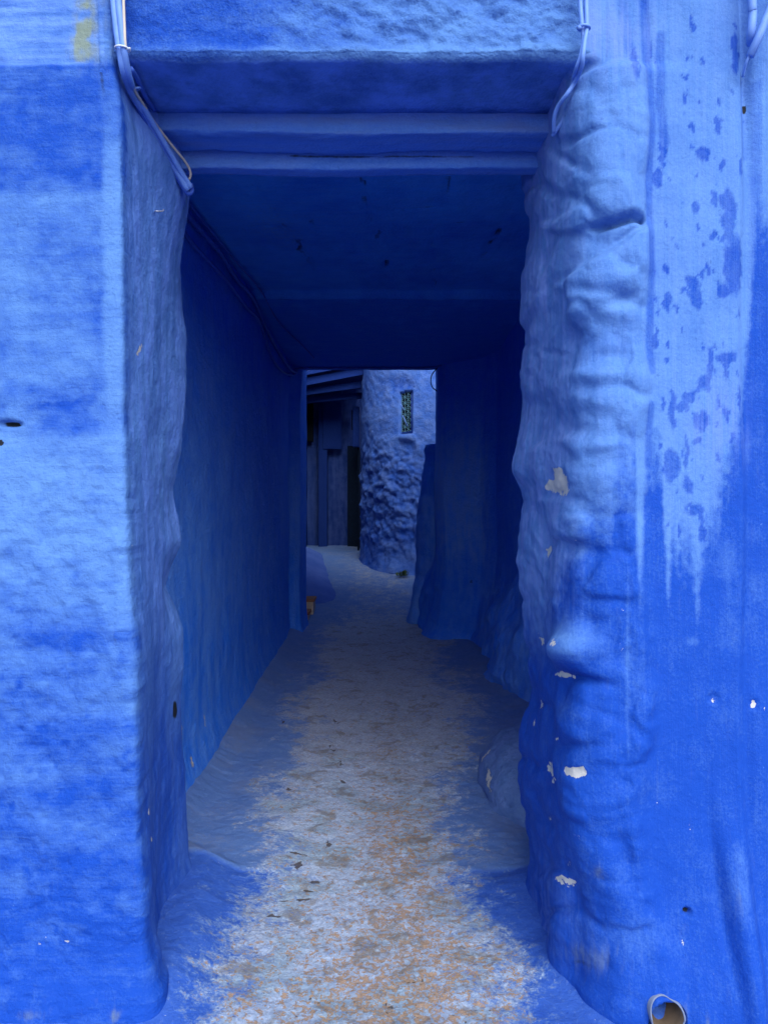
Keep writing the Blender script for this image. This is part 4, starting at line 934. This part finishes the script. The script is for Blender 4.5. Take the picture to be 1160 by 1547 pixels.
tag(tube('wall_pipe', [at_px(1132, -400, 2.21), at_px(1135, -30, 2.21), at_px(1136, 20, 2.215), at_px(1134, 50, 2.22), at_px(1133, 66, 2.25)], 0.0125, M_cabblue), 'upright pale blue pipe stub at the top right corner of the wall', 'pipe')
dp = empty('slanted_pipe', at_px(1140, 65, 2.2)); dpp = mk(dp)
dpp(tube('pipe', [at_px(1230, -150, 2.2), at_px(1163, 12, 2.2), at_px(1148, 50, 2.2), at_px(1132, 85, 2.21)], 0.012, M_cabblue, smooth_path=False))
dpp(tube('wire_end', [at_px(1131, 84, 2.21), at_px(1126, 96, 2.22), at_px(1121, 116, 2.25)], 0.004, M_cabblue))
tag(dp, 'slanting pale blue pipe with a wire end crossing the top right corner of the wall', 'pipe')

pc = empty('ceiling_cables', at_px(350, 405, 5.0)); pcp = mk(pc)
def along(l, dx=0.03): return [(-1.03 + dx + a, y, z) for (a, y, z) in l]
pcp(tube('cable', along([(0, 3.3, 2.98), (0, 3.9, 2.99), (0.01, 4.6, 3.04), (0, 5.2, 3.05), (0.0, 5.9, 3.10), (0, 6.6, 3.02), (0, 7.4, 2.98), (0.02, 8.1, 2.95), (.05, 8.36, 2.98)]), 0.016, M_cabdeep))
pcp(tube('cable', along([(0, 3.3, 2.90), (0, 4.0, 2.88), (0.01, 4.8, 2.93), (0, 5.6, 2.96), (0.0, 6.2, 3.0), (0, 6.8, 2.85), (0, 7.5, 2.84), (0.02, 8.1, 2.90), (.05, 8.36, 2.97)]), 0.012, M_cabdeep))
pcp(tube('cable', [(-0.95, 3.2, 2.99), (-.97, 3.9, 3.02), (-.96, 4.8, 3.08), (-.93, 5.8, 3.14), (-.9, 6.6, 3.09), (-.78, 7.4, 3.06), (-.72, 7.9, 3.04)], 0.006, M_cabdeep))
pcp(tube('cable', [(-1.0, 8.35, 2.99), (-.9, 8.42, 3.03), (-.5, 8.44, 3.035), (0.0, 8.44, 3.037), (.5, 8.43, 3.035), (.62, 8.35, 3.05)], 0.011, M_cabdeep))
tag(pc, 'dark blue cables running along the left ceiling corner inside the passage', 'cables')
tag(tube('wire_loop', [at_px(660, 556, 8.40), at_px(652.5, 566, 8.38), at_px(650.5, 576, 8.38), at_px(653, 585, 8.38), at_px(660, 591, 8.42)], 0.006, M_dark), 'small dark wire loop hanging at the upper right corner of the far opening', 'wire')

# grey strip fixed to the hidden side of the right pillar
cs = empty('conduit_strip', at_px(800, 780, 3.14)); cp = mk(cs)
a, b = at_px(799, 722, 3.12), at_px(797, 835, 3.12)
cp(tube('strip', [a, at_px(799, 760, 3.12), at_px(796, 800, 3.12), b], 0.018, M_conduit))
cp(tube('bracket', path_px([(799, 741, 3.09), (806, 737, 3.08)]), 0.009, M_nail, smooth_path=False))
cp(tube('bracket', path_px([(790, 803, 3.11), (795, 797, 3.09)]), 0.009, M_conduit, smooth_path=False))
tag(cs, 'grey painted strip with two clamps peeping out behind the right pillar edge', 'conduit')

# drain pipe mouth at the foot of the right wall
dr = empty('drain_pipe', at_px(1008, 1530, 2.26)); drp = mk(dr)
def build_drain():
    c = Vector(at_px(1008, 1540, 2.165)); ax = Vector((0.03, 1.0, 0.10)).normalized()
    a_ = ax.cross(Vector((0, 0, 1))).normalized(); b_ = a_.cross(ax)
    v = []; f = []; n = 40
    prof = [(0.049, 0.16), (0.049, 0.0), (0.047, -0.003), (0.044, 0.0), (0.044, 0.16)]
    for r, d in prof:
        for k in range(n):
            t = 2 * math.pi * k / n
            w = 1 + 0.05 * math.sin(3 * t + 1) - 0.10 * math.exp(-((t - 1.1) / .35) ** 2)
            lip = 0.035 * max(0, math.sin(t)) if d < 0.1 else 0
            v.append(c + a_ * math.cos(t) * r * w + b_ * math.sin(t) * r * w + ax * (d + lip))
    for i in range(len(prof) - 1):
        for k in range(n): f.append((i * n + k, i * n + (k + 1) % n, (i + 1) * n + (k + 1) % n, (i + 1) * n + k))
    o = raw('pipe', v, f, M_pipe, None, True); o.data.materials.append(M_pipein)
    for k, p in enumerate(o.data.polygons):
        if k >= 3 * n: p.material_index = 1
    v2 = [c + a_ * math.cos(t) * .0435 + b_ * math.sin(t) * .0435 + ax * .12 for t in np.linspace(0, 2 * math.pi, 24, endpoint=False)]
    return o, raw('silt', v2, [tuple(range(24))[::-1]], M_pipein)
o1, o2 = build_drain(); drp(o1); drp(o2)
tag(dr, 'open grey drain pipe mouth at the foot of the right wall', 'pipe')

# nails
tag(tube('bent_nail', [at_px(822, 322, 2.66), at_px(829, 327, 2.63), at_px(831, 330, 2.66)], 0.0022, M_nail), 'thin pale nail sticking out of the right pillar below the cable loop', 'nail')
tag(tube('bent_nail', [at_px(234, 320, 2.62), at_px(236, 319, 2.58), at_px(246, 319, 2.60), at_px(247, 317, 2.63)], 0.0022, M_nail), 'small pale staple nail in the blue jamb on the left side', 'nail')
